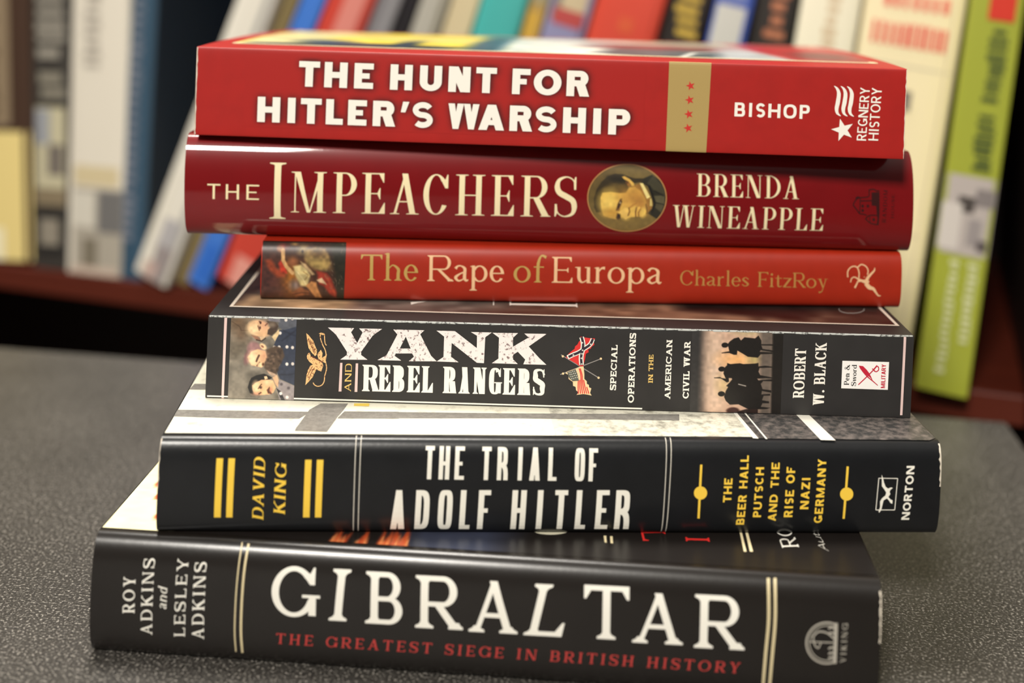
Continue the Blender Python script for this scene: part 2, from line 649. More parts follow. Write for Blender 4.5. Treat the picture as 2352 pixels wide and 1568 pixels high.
        P += pstroke([(W * .74, X * .6), (W * .4, X * .47), (w * .55, X * .25), (W * .3, X * .05), (W * .55, X * .1), (W * .74, X * .25)],
                     [h, h * 1.2, w, h * 1.4, h, h * .7])
    elif ch == 'f':
        x = sl + w / 2 + .02
        P += pstroke([(x, 0), (x, X * .6), (x + .01, X * 1.2), (x + W * .25, 1.03), (W * .95, .98)], [w, w, w * .95, h * 1.2, w * .9])
        ser(x, 0, 1)
        P.append(rect(0, X - h * .9, W * .78, X))
    elif ch == 't':
        x = W * .42
        P += pstroke([(x, X * 1.32), (x, X), (x, X * .4), (x + .02, X * .13), (W * .72, h * .6), (W, X * .16)], [h * .5, w, w, w * .9, h * 1.2, h * .7])
        P.append(rect(0, X - h * .9, W, X))
    elif ch in 'il':
        x = W / 2
        stem(x, 0, 1.06 if ch == 'l' else X, top=False)
        yt = 1.06 if ch == 'l' else X
        P.append([(x - w / 2 - sl, yt - st), (x, yt + .01), (x, yt - st * 2)])
        if ch == 'i':
            P.append(disc(x, X + .22, w * .62))
    elif ch == 's':
        q, r_ = h / 2, w / 2
        pts = [(W * .88, X * .78), (W * .5, X - q), (r_ + .02, X * .75), (W * .5, X * .5), (W - r_ - .02, X * .25), (W * .45, q), (W * .06, X * .22)]
        P += pstroke(pts, [h * 1.4, h, w * .9, w, w * .9, h, h * 1.4], 7)
    elif ch == 'y':
        P.append([(sl, X), (sl + w * 1.1, X), (W * .55 + w * .4, .02), (W * .55 - w * .4, .02)])
        P += pstroke([(W - sl - h, X), (W * .58, .06), (W * .42, -.24), (W * .15, -.3)], [h, h * 1.1, h * 1.2, w])
        P.append(rect(0, X - st * .7, sl * 2 + w * 1.1, X))
        P.append(rect(W - 2 * sl - h * 1.5, X - st * .7, W, X))
    elif ch == 'z':
        P.append(rect(.02, X - h, W, X))
        P.append(rect(0, 0, W, h))
        P.append([(0, h * .5), (w * 1.3, h * .5), (W, X - h * .5), (W - w * 1.3, X - h * .5)])
    elif ch == 'w':
        for i in range(2):
            a = sl + (W - 2 * sl) / 2 * i
            b = a + (W - 2 * sl) / 2
            ap = (a + b) / 2
            P.append([(a, X), (a + w * 1.1, X), (ap + w * .4, 0), (ap - w * .4, 0)])
            P.append([(b - h, X), (b, X), (ap + w * .4, 0), (ap + w * .4 - h, 0)])
        P.append(rect(0, X - st * .7, sl * 2 + w * 1.1, X))
        P.append(rect(W - 2 * sl - h, X - st * .7, W, X))
    return P


FUTURA_HEAVY = Face(.305, .235)
FUTURA = Face(.24, .2)
FUTURA_LIGHT = Face(.12, .1)
DIN = Face(.21, .18, n=2.6)
OPTIMA = Face(.16, .125)
BODONI = Face(.135, .028, sl=.085, st=.022, br=.01, bk=.2)
BODONI_BIG = Face(.115, .03, sl=.085, st=.024, br=.02, bk=.2)
GARAMOND = Face(.125, .05, sl=.085, st=.035, br=.05, bk=.13, xh=.63)
GOTHIC = Face(.135, .12, n=4.0)
LATIN = Face(.19, .075, sl=.05, st=.04, br=.05, bk=.24, n=2.8)
SLAB = Face(.27, .18, sl=.11, st=.13, br=.02, bk=.12)
SLAB_NARROW = Face(.2, .085, sl=.06, st=.055, br=.02, bk=.2, n=2.3)
CASLON = Face(.15, .09, sl=.105, st=.06, br=.07, bk=.15)
CASLON_SMALL = Face(.17, .075, sl=.09, st=.055, br=.05, bk=.13)
ITALIC_BOLD = Face(.25, .075, sl=.08, st=.04, br=.05, bk=.15)
BOOK_BOLD = Face(.19, .07, sl=.07, st=.05, br=.04, bk=.14, xh=.66)


# ------------------------------------------------------------------ a lying book with curved spine
class Book:
    """Local frame: x along the spine, y away from the viewer, z up; the back cover lies at z = 0."""

    def __init__(s, kind, name, xl, y, z, yaw, L, T, D, b, n, sh, droop=0.0):
        s.kind, s.L, s.T, s.D, s.b, s.n, s.sh, s.droop = kind, L, T, D, b, n, sh, droop
        s.root = empty(name, (xl, y, z), (0, 0, math.radians(yaw)))
        s.M = Matrix.Translation((xl, y, z)) @ Matrix.Rotation(math.radians(yaw), 4, 'Z')
        s.Mi = s.M.inverted()

    def yp(s, z):
        q = min(abs(2 * z / s.T - 1), 1.0)
        return -s.b * max(1 - q ** s.n, 0.0) ** (1 / s.n)

    def spine(s, u, z, off):
        e = s.T * .01
        dy = (s.yp(min(z + e, s.T)) - s.yp(max(z - e, 0))) / (min(z + e, s.T) - max(z - e, 0))
        nl = math.hypot(1, dy)
        return Vector((u + s.sh * (z - s.T / 2), s.yp(z) - off / nl, z + off * dy / nl))

    def top(s, u, w, off):
        return Vector((u + s.sh * s.T / 2, w, s.T + off - s.droop * (w / s.D) ** 2))

    def lray(s, px, py):
        o = s.Mi @ CAM
        d = s.Mi.to_3x3() @ ray(px, py)
        return o, d

    def hit(s, px, py):
        o, d = s.lray(px, py)
        y = -s.b * .9
        for _ in range(14):
            t = (y - o.y) / d.y
            z = min(max(o.z + d.z * t, 0.0), s.T)
            y = .5 * y + .5 * s.yp(z)
        return (o.x + d.x * t - s.sh * (z - s.T / 2), z)

    def hit_top(s, px, py):
        o, d = s.lray(px, py)
        z = s.T
        for _ in range(10):
            t = (z - o.z) / d.z
            w = o.y + d.y * t
            z = .5 * z + .5 * (s.T - s.droop * (min(max(w, 0), s.D) / s.D) ** 2)
        return (o.x + d.x * t - s.sh * s.T / 2, w)

    def section(s, inset=0.0, k=40, kt=10):
        """outline of the wrapped cover from the top fore edge round the spine to the bottom one."""
        pts = []
        for i in range(kt):
            w = s.D - (s.D) * i / kt
            pts.append((w, s.T - inset - s.droop * (w / s.D) ** 2))
        a = max(s.b - inset, .0002)
        r = s.T / 2 - inset
        for i in range(k + 1):
            th = math.pi * i / k
            c, q = math.cos(th), math.sin(th)
            pts.append((-a * abs(q) ** (2 / s.n), s.T / 2 + r * math.copysign(abs(c) ** (2 / s.n), c)))
        pts.append((s.D * .5, inset))
        pts.append((s.D, inset))
        return pts

    def wrap(s, name, inset, th, u0, u1, m, medge=None, nu=1):
        A = s.section(inset)
        B = s.section(inset + th)
        if inset > 0:
            A = [(min(y, s.D - inset * 2), z) for y, z in A]
            B = [(min(y, s.D - inset * 2), z) for y, z in B]
        n = len(A)
        us = [u0 + (u1 - u0) * i / nu for i in range(nu + 1)]
        V, F, fm = [], [], []
        for u in us:
            V += [(u + s.sh * (z - s.T / 2), y, z) for y, z in A]
        ob = len(V)
        for u in us:
            V += [(u + s.sh * (z - s.T / 2), y, z) for y, z in B]
        for j in range(nu):
            for i in range(n - 1):
                a = j * n + i
                F.append((a, a + 1, a + n + 1, a + n)); fm.append(0)
                F.append((ob + a, ob + a + n, ob + a + n + 1, ob + a + 1)); fm.append(1 if medge else 0)
        for i in range(n - 1):
            F.append((i, ob + i, ob + i + 1, i + 1)); fm.append(1 if medge else 0)
            a = nu * n + i
            F.append((a, a + 1, ob + a + 1, ob + a)); fm.append(1 if medge else 0)
        for j in range(nu):
            a, b = j * n, (j + 1) * n
            F.append((a, b, ob + b, ob + a)); fm.append(1 if medge else 0)
            a, b = a + n - 1, b + n - 1
            F.append((a, ob + a, ob + b, b)); fm.append(1 if medge else 0)
        return mesh_obj(name, V, F, [m, medge] if medge else [m], s.root, fm, True)

    def pages(s, inset, uin, fore, m):
        A = s.section(inset, 20, 6)
        A = [(min(y, s.D - fore), z) for y, z in A]
        n = len(A)
        V = [(u + s.sh * (z - s.T / 2), y, z) for u in (uin, s.L - uin) for y, z in A]
        F = [(i, i + 1, n + i + 1, n + i) for i in range(n - 1)] + [(n - 1, 0, n, 2 * n - 1), tuple(range(n - 1, -1, -1)), tuple(range(n, 2 * n))]
        return mesh_obj('page_block', V, F, m, s.root)

    # ---- print on the spine or the front cover
    def put(s, name, polys, mats, layer=1, on='spine', fmat=None, label=None):
        """polys: flat outlines in (u, z) or (u, w); a poly may be a list of loops (outer + holes)."""
        bm = bmesh.new()
        lay = bm.faces.layers.int.new('order')
        for pi, P in enumerate(polys):
            loops = P if isinstance(P[0], list) else [P]
            flat = [p for l in loops for p in l]
            tris = tessellate_polygon([[Vector((p[0], p[1], 0)) for p in l] for l in loops])
            vs = [bm.verts.new((p[0], p[1], 0)) for p in flat]
            for t in tris:
                try:
                    f = bm.faces.new([vs[i] for i in t])
                    f.material_index = fmat[pi] if fmat else 0
                    f[lay] = pi % 13
                except ValueError:
                    pass
        if on == 'spine':
            zs = [v.co.y for v in bm.verts]
            k = int(s.T / (.0012 if s.b > .0012 else .0016))
            cuts = [s.T / 2 + s.T / 2 * math.cos(math.pi * i / k) for i in range(1, k)]
            for zc in cuts:
                if min(zs) < zc < max(zs):
                    bmesh.ops.bisect_plane(bm, geom=bm.verts[:] + bm.edges[:] + bm.faces[:], plane_co=(0, zc, 0), plane_no=(0, 1, 0), dist=1e-7)
        off = .00007 * layer
        for f in bm.faces:
            if f.normal.z < 0:
                f.normal_flip()
        for v in bm.verts:
            u, z = v.co.x, v.co.y
            o2 = off + (v.link_faces[0][lay] * 3e-6 if v.link_faces else 0)     # overlapping strokes of one letter lie a hair apart
            v.co = s.spine(u, min(max(z, 1e-5), s.T - 1e-5), o2) if on == 'spine' else s.top(min(max(u, .0003), s.L - .0003), z, o2)
        me = bpy.data.meshes.new(name)
        bm.to_mesh(me)
        bm.free()
        for m in (mats if isinstance(mats, (list, tuple)) else [mats]):
            me.materials.append(m)
        o = link(name, me, s.root)
        if label:
            o['label'] = label
        return o

    def H(s, pts, on='spine'):
        f = s.hit if on == 'spine' else s.hit_top
        return [f(*p) for p in pts]

    def HH(s, polys, on='spine'):
        return [[s.H(l, on) for l in P] if isinstance(P[0], list) else s.H(P, on) for P in polys]

    def text(s, txt, F, a, b, c, xs=None, tr=.12, on='spine', slant=0.0):
        """letters from baseline start a to baseline end b, c = top of the first stem (photo measurements)."""
        f = s.hit if on == 'spine' else s.hit_top
        A, B, C = np.array(f(*a)), np.array(f(*b)), np.array(f(*c))
        d = B - A
        ln = np.linalg.norm(d)
        d = d / ln
        up = C - A
        hh = abs(d[0] * up[1] - d[1] * up[0])          # cap height
        out = []
        if xs:
            ax, bx = (a[0], b[0])
            items = [(ch, (x0 - ax) / (bx - ax) * ln / hh, (x1 - ax) / (bx - ax) * ln / hh) for ch, (x0, x1) in zip(txt.replace(' ', ''), xs)]
        else:
            wsum = sum(DW[ch] for ch in txt)
            sp = tr * (len(txt) - 1)
            k = ln / hh / (wsum + sp)
            items, x = [], 0.0
            for ch in txt:
                if ch != ' ':
                    items.append((ch, x, x + DW[ch] * k))
                x += (DW[ch] + tr) * k
        shift = 0.0
        if xs:
            shift = -.5 * np.dot(up, d) / hh
        for ch, x0, x1 in items:
            for P in glyph(ch, x1 - x0, F):
                out.append([tuple(A + d * (hh * (x0 + shift + p[0] + slant * p[1])) + up * p[1]) for p in P])
        return out

    def picture(s, name, quad, paint, nx, ny, m, layer=1, on='spine', mask=None, label=None):
        """a printed picture: fine grid over the quad TL TR BR BL (photo measurements), coloured by paint(X, Y)."""
        f = s.hit if on == 'spine' else s.hit_top
        TL, TR, BR, BL = [np.array(q, float) for q in quad]
        V, XY, uv = [], [], []
        for j in range(ny + 1):
            for i in range(nx + 1):
                a, b = i / nx, j / ny
                p = (TL * (1 - a) + TR * a) * (1 - b) + (BL * (1 - a) + BR * a) * b
                XY.append(p)
        XY = np.array(XY)
        rgb = paint(XY[:, 0], XY[:, 1])
        off = .00007 * layer
        for p in XY:
            u, z = f(*p)
            V.append(s.spine(u, min(max(z, 1e-5), s.T - 1e-5), off) if on == 'spine' else s.top(u, z, off))
        keep = mask(XY[:, 0], XY[:, 1]) if mask else np.ones(len(XY), bool)
        Fs = []
        for j in range(ny):
            for i in range(nx):
                q = (j * (nx + 1) + i, (j + 1) * (nx + 1) + i, (j + 1) * (nx + 1) + i + 1, j * (nx + 1) + i + 1)
                if all(keep[k] for k in q):
                    Fs.append(q)
        o = mesh_obj(name, V, Fs, m, s.root, None, True)
        ink(o.data, rgb)
        if label:
            o['label'] = label
        return o


def ink(me, rgb):
    at = me.attributes.new('ink', 'FLOAT_COLOR', 'POINT')
    c = np.clip(np.asarray(rgb, float) / 255.0, 0, 1)
    c = np.where(c <= .04045, c / 12.92, ((c + .055) / 1.055) ** 2.4)
    a = np.ones((len(c), 4), np.float32)
    a[:, :3] = c
    at.data.foreach_set('color', a.ravel())


# ------------------------------------------------------------------ painter for printed pictures
class Paint:
    def __init__(s, X, Y, base):
        s.X, s.Y = X, Y
        s.C = np.tile(np.array(base, float), (len(X), 1))

    def mix(s, a, col):
        a = np.clip(a, 0, 1)[:, None]
        s.C = s.C * (1 - a) + np.array(col, float) * a
        return s

    def poly(s, pts, col, soft=6, al=1.0):
        x, y = s.X, s.Y
        ins = np.zeros(len(x), bool)
        dist = np.full(len(x), 1e9)
        n = len(pts)
        for i in range(n):
            x0, y0 = pts[i]
            x1, y1 = pts[(i + 1) % n]
            cond = (y0 > y) != (y1 > y)
            if y1 != y0:
                ins ^= cond & (x < (x1 - x0) * (y - y0) / (y1 - y0) + x0)
            dx, dy = x1 - x0, y1 - y0
            t = np.clip(((x - x0) * dx + (y - y0) * dy) / (dx * dx + dy * dy + 1e-9), 0, 1)
            dist = np.minimum(dist, np.hypot(x - x0 - t * dx, y - y0 - t * dy))
        sd = np.where(ins, dist, -dist)
        return s.mix(al * np.clip(sd / (2 * soft) + .5, 0, 1), col)

    def ell(s, cx, cy, rx, ry, col, soft=.2, rot=0, al=1.0):
        c, q = math.cos(math.radians(rot)), math.sin(math.radians(rot))
        dx, dy = s.X - cx, s.Y - cy
        r = np.hypot((dx * c + dy * q) / rx, (-dx * q + dy * c) / ry)
        return s.mix(al * np.clip((1 - r) / (2 * soft) + .5, 0, 1), col)

    def line(s, pts, w, col, soft=4, al=1.0):
        dist = np.full(len(s.X), 1e9)
        for (x0, y0), (x1, y1) in zip(pts[:-1], pts[1:]):
            dx, dy = x1 - x0, y1 - y0
            t = np.clip(((s.X - x0) * dx + (s.Y - y0) * dy) / (dx * dx + dy * dy + 1e-9), 0, 1)
            dist = np.minimum(dist, np.hypot(s.X - x0 - t * dx, s.Y - y0 - t * dy))
        return s.mix(al * np.clip((w / 2 - dist) / (2 * soft) + .5, 0, 1), col)

    def noise(s, amp, scale, seed=1):
        r = np.random.RandomState(seed)
        G = r.rand(64, 64)
        u, v = s.X / scale, s.Y / scale
        i, j = np.floor(u).astype(int), np.floor(v).astype(int)
        a, b = u - i, v - j
        a, b = a * a * (3 - 2 * a), b * b * (3 - 2 * b)
        g = lambda p, q: G[p % 64, q % 64]
        f = (g(i, j) * (1 - a) + g(i + 1, j) * a) * (1 - b) + (g(i, j + 1) * (1 - a) + g(i + 1, j + 1) * a) * b
        s.C = s.C * (1 + amp * (f - .5) * 2)[:, None]
        return s


# ------------------------------------------------------------------ the setting
def structure(o):
    o['kind'] = 'structure'
    return o


structure(box_mesh('floor', -2.2, 2.2, -2.4, 1.4, -.80, -.74, mat('floor_carpet', (92, 84, 76), .9, .2, noise=.2, nscale=120)))
SH_L, SH_R = at_z(0, 606, 0.0), at_z(2300, 903, 0.0)      # front edge of the shelf board
SH_E = (SH_R - SH_L)
SH_YAW = math.atan2(SH_E.y, SH_E.x)
SH_DIR = Vector((math.cos(SH_YAW), math.sin(SH_YAW), 0))
SH_IN = Vector((-SH_DIR.y, SH_DIR.x, 0))
SH_O = Vector((SH_L.x, SH_L.y, 0.0))
wall_m = mat('wall_paint', (176, 168, 150), .85, .2)
wq = SH_O + SH_IN * .36
w_ = box_mesh('wall_back', -1.8, 2.2, 0, .06, -.74, 1.9, wall_m)
w_.location = (wq.x, wq.y, 0)
w_.rotation_euler = (0, 0, SH_YAW)
structure(w_)

# table: the far edge runs slightly askew to the shelf
TB_R = at_z(2312, 968, 0)
TB_L = at_z(0, 797, 0)
tyaw = math.atan2(TB_R.y - TB_L.y, TB_R.x - TB_L.x)
table = empty('table', (TB_R.x, TB_R.y, -.74), (0, 0, tyaw))
tag(table, 'charcoal grey speckled table carrying the stack of six books', 'table')
box_mesh('tabletop', -1.15, 0, -.75, 0, .712, .74, mat_table('charcoal_laminate'), table, .0015)
leg_m = mat('leg_paint', (30, 29, 28), .5)
for lx, ly in ((-1.10, -.70), (-1.10, -.08), (-.08, -.70), (-.08, -.08)):
    box_mesh('leg', lx, lx + .045, ly, ly + .045, 0, .712, leg_m, table, .002)

# bookcase: local x along the shelf, y into it, z = 0 on the shelf the books stand on
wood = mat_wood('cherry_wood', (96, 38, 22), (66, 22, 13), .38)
wood_shaded_inside = mat_wood('cherry_wood_shaded_inside', (38, 15, 9), (24, 9, 6), .5)  # same cherry, darkened in colour to stand for shade inside the case
wood_shaded_side = mat_wood('cherry_wood_shaded_upright', (50, 20, 12), (32, 12, 7), .45)  # uprights darkened too, so their colour carries the interior shade
bc = empty('bookcase', (SH_O.x, SH_O.y, -.74), (0, 0, SH_YAW))
tag(bc, 'reddish brown wooden bookcase behind the table, holding the row of blurred books', 'bookcase')
SR = SH_E.length                                     # where the right upright meets the shelf
BR_, BL_ = SR + .012, -.35
Z0 = .74
box_mesh('shelf_board', BL_, BR_, .0, .31, Z0 - .016, Z0, wood, bc, .0015)
box_mesh('shelf_board', BL_, BR_, .012, .31, Z0 + .335, Z0 + .354, wood, bc, .0015)  # unseen upper board, added to shade the bookcase interior
box_mesh('shelf_board', BL_, BR_, .012, .31, Z0 - .40, Z0 - .381, wood, bc, .0015)
box_mesh('back_panel', BL_ - .02, BR_ + .02, .312, .322, 0, Z0 + .70, wood_shaded_inside, bc)
box_mesh('side_panel', BR_ + .0005, BR_ + .021, -.004, .311, 0, Z0 + .70, wood_shaded_side, bc, .0015)
box_mesh('side_panel', BL_ - .021, BL_ - .0005, -.004, .311, 0, Z0 + .70, wood_shaded_side, bc, .0015)
box_mesh('plinth', BL_, BR_, .02, .31, 0, .08, wood_shaded_inside, bc)

# ------------------------------------------------------------------ the six books of the stack
GAP = .00025
z = 0.0001
T_ = dict(gib=.0366, trial=.0293, yank=.0274, rape=.0199, imp=.0356, hunt=.0308)
Zb = {}
for k in ('gib', 'trial', 'yank', 'rape', 'imp', 'hunt'):
    Zb[k] = z
    z += T_[k]
    T_[k] -= GAP
HC, PB = 'hardcover_book', 'paperback_book'
gib = Book(HC, HC, -.1208, 0.0, Zb['gib'], -4.04, .2331, T_['gib'], .160, .0060, 2.5, .017)
trial = Book(HC, HC, -.1026, .0002, Zb['trial'], 3.13, .2408, T_['trial'], .162, .0048, 3.0, .021)
yank = Book(PB, PB, -.0966, .0310, Zb['yank'], -.17, .2317, T_['yank'], .152, .0007, 9.0, .014)
rape = Book(HC, HC, -.0833, .0527, Zb['rape'], 2.76, .2233, T_['rape'], .146, .0045, 3.0, .005)
imp = Book(HC, HC, -.1112, .0600, Zb['imp'], .89, .2536, T_['imp'], .162, .0075, 2.3, -.0145)
hunt = Book(PB, PB, -.1081, .0535, Zb['hunt'], -2.47, .2426, T_['hunt'], .152, .0008, 8.0, .008, .0045)
STACK = 'books stacked on the table'
tag(gib.root, 'dark brown-black jacketed hardback with big white capitals, bottom of the stack', 'book', STACK)
tag(trial.root, 'black jacketed hardback with yellow bars on its spine, second from the bottom of the stack', 'book', STACK)
tag(yank.root, 'charcoal paperback with cracked white slab capitals, soldiers and small flags on its spine', 'book', STACK)
tag(rape.root, 'thin orange-red hardback with pale gold lower-case title, under the glossy dark red book', 'book', STACK)
tag(imp.root, 'glossy dark red hardback with an oval portrait of a man on its rounded spine', 'book', STACK)
tag(hunt.root, 'bright red paperback with heavy white capitals and a gold band, top of the stack', 'book', STACK)

paper = mat('worn_paper_edge', (225, 214, 196), .8, .2)
pages = mat_pages('page_edges', (222, 208, 180))
board = mat('board_cloth', (40, 36, 36), .7, .3, bump=.2)
board_red = mat('red_board_cloth', (150, 30, 26), .7, .3, bump=.2)


def build_body(B, m, hard, cloth=None):
    if hard:
        B.wrap('dust_jacket', 0.0, .00035, 0, B.L, m, paper, 6)
        c = B.wrap('board_case', .0004, .0022, .0006, B.L - .0006, cloth)
        B.pages(.0030, .0035, .005, pages)
    else:
        B.wrap('cover', 0.0, .00045, 0, B.L, m, paper, 6)
        B.pages(.0005, .0006, .0008, pages)


build_body(gib, mat('satin_black_brown_jacket', (27, 23, 20), .27, .5, noise=.06, nscale=60, bump=.04, bscale=500), True, board)
build_body(trial, mat('matte_black_jacket', (21, 22, 24), .31, .5, noise=.12, nscale=140, bump=.06, bscale=700), True, board)
build_body(yank, mat('charcoal_cover', (44, 42, 41), .5, .4, noise=.1, nscale=120), False)
build_body(rape, mat('orange_red_jacket', (158, 36, 13), .42, .5, noise=.05, nscale=200), True, board)
build_body(imp, mat('glossy_crimson_jacket', (116, 12, 16), .4, .12, 1.0, .06, noise=.05, nscale=80), True, board_red)
build_body(hunt, mat('red_cover', (164, 25, 19), .45, .5, noise=.05, nscale=160, bump=.03, bscale=500), False)


def zm(x0, y0, k):
    """measurements taken in an enlarged crop of the photo -> photo px."""
    return lambda *pts: [(x0 + k * p[0], y0 + k * p[1]) for p in pts]


white = mat('white_ink', (244, 238, 226), .45)
cream = mat('cream_ink', (238, 222, 178), .4)
gold = mat('gold_ink', (172, 146, 88), .45)
red_ink = mat('red_ink', (196, 44, 36), .5)

# ---- top of the stack: bright red paperback
Z = zm(420, 50, .3614)
A1, B1 = (685.6, 198), (1353, 222)
T1 = hunt.text('THE HUNT FOR', FUTURA_HEAVY, A1, B1, (688, 140),
               [(685.6, 734), (745, 798), (814, 858), (897, 948), (965, 1015.6), (1031, 1081), (1094, 1141), (1177, 1218), (1226, 1289), (1301, 1353)])
A2, B2 = (590.6, 279.5), (1446, 310)
T2 = hunt.text("HITLER'S WARSHIP", FUTURA_HEAVY, A2, B2, (592.5, 221.7),
               [(590.6, 643), (660, 679.5), (691, 739), (749.6, 789), (800.6, 843.6), (858, 910), (922, 941), (949, 996.5), (1031, 1102), (1101, 1160),
                (1172, 1224), (1231, 1279.6), (1293.7, 1345.5), (1361.7, 1380.6), (1397, 1446)])


def halo(polys, mx, my, sig):
    """soft dark outline printed round the title letters, as ink on the spine."""
    def f(X, Y):
        P = Paint(X, Y, (164, 25, 19))
        return P.C
    return f


# printed dark outline round the title lettering
def hunt_halo():
    nx, nz = 420, 62
    u0, u1 = hunt.hit(560, 240)[0], hunt.hit(1480, 250)[0]
    z0, z1 = .0035, hunt.T - .0018
    us = np.linspace(u0, u1, nx + 1)
    zs = np.linspace(z0, z1, nz + 1)
    M = np.zeros((nz + 1, nx + 1))
    UU, ZZ = np.meshgrid(us, zs)
    for P in T1 + T2:
        ins = np.zeros(M.shape, bool)
        for (x0, y0), (x1, y1) in zip(P, P[1:] + P[:1]):
            if y0 != y1:
                ins ^= ((y0 > ZZ) != (y1 > ZZ)) & (UU < (x1 - x0) * (ZZ - y0) / (y1 - y0) + x0)
        M[ins] = 1

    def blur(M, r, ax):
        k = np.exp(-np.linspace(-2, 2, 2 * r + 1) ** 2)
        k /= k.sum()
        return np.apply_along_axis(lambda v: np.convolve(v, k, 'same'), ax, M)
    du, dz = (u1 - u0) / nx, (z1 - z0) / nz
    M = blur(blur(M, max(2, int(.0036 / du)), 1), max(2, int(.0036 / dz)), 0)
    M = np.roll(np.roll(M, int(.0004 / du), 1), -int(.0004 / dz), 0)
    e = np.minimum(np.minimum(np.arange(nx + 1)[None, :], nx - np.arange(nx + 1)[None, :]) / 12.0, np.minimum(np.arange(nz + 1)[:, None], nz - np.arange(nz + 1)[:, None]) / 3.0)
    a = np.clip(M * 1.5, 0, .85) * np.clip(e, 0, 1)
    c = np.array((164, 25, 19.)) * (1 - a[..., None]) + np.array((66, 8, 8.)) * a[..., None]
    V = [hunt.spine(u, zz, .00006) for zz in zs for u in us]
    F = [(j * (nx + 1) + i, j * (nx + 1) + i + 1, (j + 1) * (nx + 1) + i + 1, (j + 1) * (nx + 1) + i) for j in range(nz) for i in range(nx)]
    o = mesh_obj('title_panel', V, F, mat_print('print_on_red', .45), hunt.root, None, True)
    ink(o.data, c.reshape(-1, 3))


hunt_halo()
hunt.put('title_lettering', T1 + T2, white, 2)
gq = hunt.H([(1537, 145.5), (1634, 149), (1622, 347), (1529, 344)])
gq = [(gq[0][0], hunt.T - 2e-5), (gq[1][0], hunt.T - 2e-5), (gq[2][0], 2e-5), (gq[3][0], 2e-5)]
hunt.put('gold_band', [gq], gold, 1)


def star(cx, cy, r, ang, k=.4):
    return [(cx + (r if i % 2 == 0 else r * k) * math.cos(math.radians(ang + 36 * i)), cy + (r if i % 2 == 0 else r * k) * math.sin(math.radians(ang + 36 * i))) for i in range(10)]


for cx, cy in ((1586, 197), (1584, 229.5), (1582, 262), (1580.4, 294)):
    hunt.put('star', [hunt.H(star(cx, cy, 11, 184))], red_ink, 2)
hunt.put('author_lettering', hunt.text('BISHOP', DIN, (1686.6, 267), (1858.7, 273.5), (1688, 235), tr=.2), white, 1)
Z = zm(1900, 160, .2552)
em = []
for dx, dy in ((0, 0), (60, 2), (117, 4)):
    pts = Z(*[(x + dx, y + dy) for x, y in [(62, 146), (88, 170), (104, 215), (96, 290), (84, 350), (92, 392), (122, 417)]])
    em += hunt.HH(pstroke(pts, [1.0, 5.5, 8.6, 9.6, 8.6, 6.0, 1.0], 5))
em += [hunt.H(star(1935.7, 298.5, 27, 184, .4))]
hunt.put('publisher_emblem', em, white, 1)
hunt.put('publisher_lettering', hunt.text('REGNERY', OPTIMA, (1989, 323), (1998, 201.5), (1967.3, 322)) + hunt.text('HISTORY', OPTIMA, (2016.7, 323), (2025.6, 202), (1994, 322)), white, 1)

# front cover of the red paperback: red border, cream rule, wartime picture
fu0, fw0 = hunt.hit_top(545, 96.5)
fu1 = hunt.hit_top(2004, 142)[0]
fw0 = hunt.hit_top(1200, 121)[1]
fw1 = hunt.D - fw0


def frame(u0, u1, w0, w1, t):
    return [rect(u0, w0, u1, w0 + t), rect(u0, w1 - t, u1, w1), rect(u0, w0 + t, u0 + t, w1 - t), rect(u1 - t, w0 + t, u1, w1 - t)]


def cover_picture(B, name, u0, u1, w0, w1, nx, ny, paint, m, layer=1):
    us, ws = np.linspace(u0, u1, nx + 1), np.linspace(w0, w1, ny + 1)
    UU, WW = np.meshgrid(us, ws)
    rgb = paint(((UU - u0) / (u1 - u0) * 100).ravel(), ((WW - w0) / (w1 - w0) * 100).ravel())
    V = [B.top(u, w, .00007 * layer) for w in ws for u in us]
    F = [(j * (nx + 1) + i, j * (nx + 1) + i + 1, (j + 1) * (nx + 1) + i + 1, (j + 1) * (nx + 1) + i) for j in range(ny) for i in range(nx)]
    o = mesh_obj(name, V, F, m, B.root, None, True)
    ink(o.data, rgb)
    return o


def hunt_art(X, Y):
    P = Paint(X, Y, (222, 200, 70))
    P.poly([(0, 0), (9, 0), (16, 100), (0, 100)], (205, 196, 140), 2)
    P.poly([(0, 0), (31, -2), (38, 14), (22, 18), (3, 9)], (36, 42, 52), 2)
    P.ell(13, 22, 5, 9, (70, 82, 92), .4)
    P.ell(20, 12, 6, 7, (44, 54, 66), .4)
    P.poly([(22.5, -2), (26.5, -2), (30, 60), (27, 60)], (38, 52, 66), 1)
    P.poly([(12, 40), (40, 36), (40, 60), (12, 64)], (206, 190, 110), 6)
    P.poly([(36, -2), (43, -2), (45, 100), (38, 100)], (52, 78, 92), 1.5)
    P.poly([(42, -2), (100, -2), (100, 102), (43, 102)], (196, 198, 190), 1.5)
    P.poly([(47, -2), (64, -2), (62, 30), (54, 38), (47, 24)], (226, 222, 206), 2)
    P.poly([(57, 8), (66, 0), (78, 0), (80, 30), (70, 44), (60, 34)], (84, 92, 94), 2)
    P.line([(70, 0), (73, 22), (84, 40)], 1.3, (214, 214, 204), .5)
    P.poly([(56, 34), (80, 30), (80, 62), (58, 66)], (124, 74, 72), 4)
    P.poly([(76, 0), (90, 0), (86, 30), (78, 40)], (178, 180, 176), 1.5)
    P.poly([(66, 66), (84, 60), (84, 102), (62, 102)], (168, 160, 140), 5)
    P.poly([(88, -2), (102, -2), (102, 102), (82, 102), (84, 40)], (168, 40, 40), 1.5)
    P.ell(94, 25, 5, 20, (110, 52, 48), .5)
    return P.noise(.12, 3, 4).C


pr_cover = mat_print('printed_cover', .35)
cover_picture(hunt, 'cover_picture', fu0, fu1, fw0, fw1, 220, 70, hunt_art, pr_cover)
hunt.put('cover_rule', frame(fu0, fu1, fw0, fw1, .0026), cream, 2, 'top')

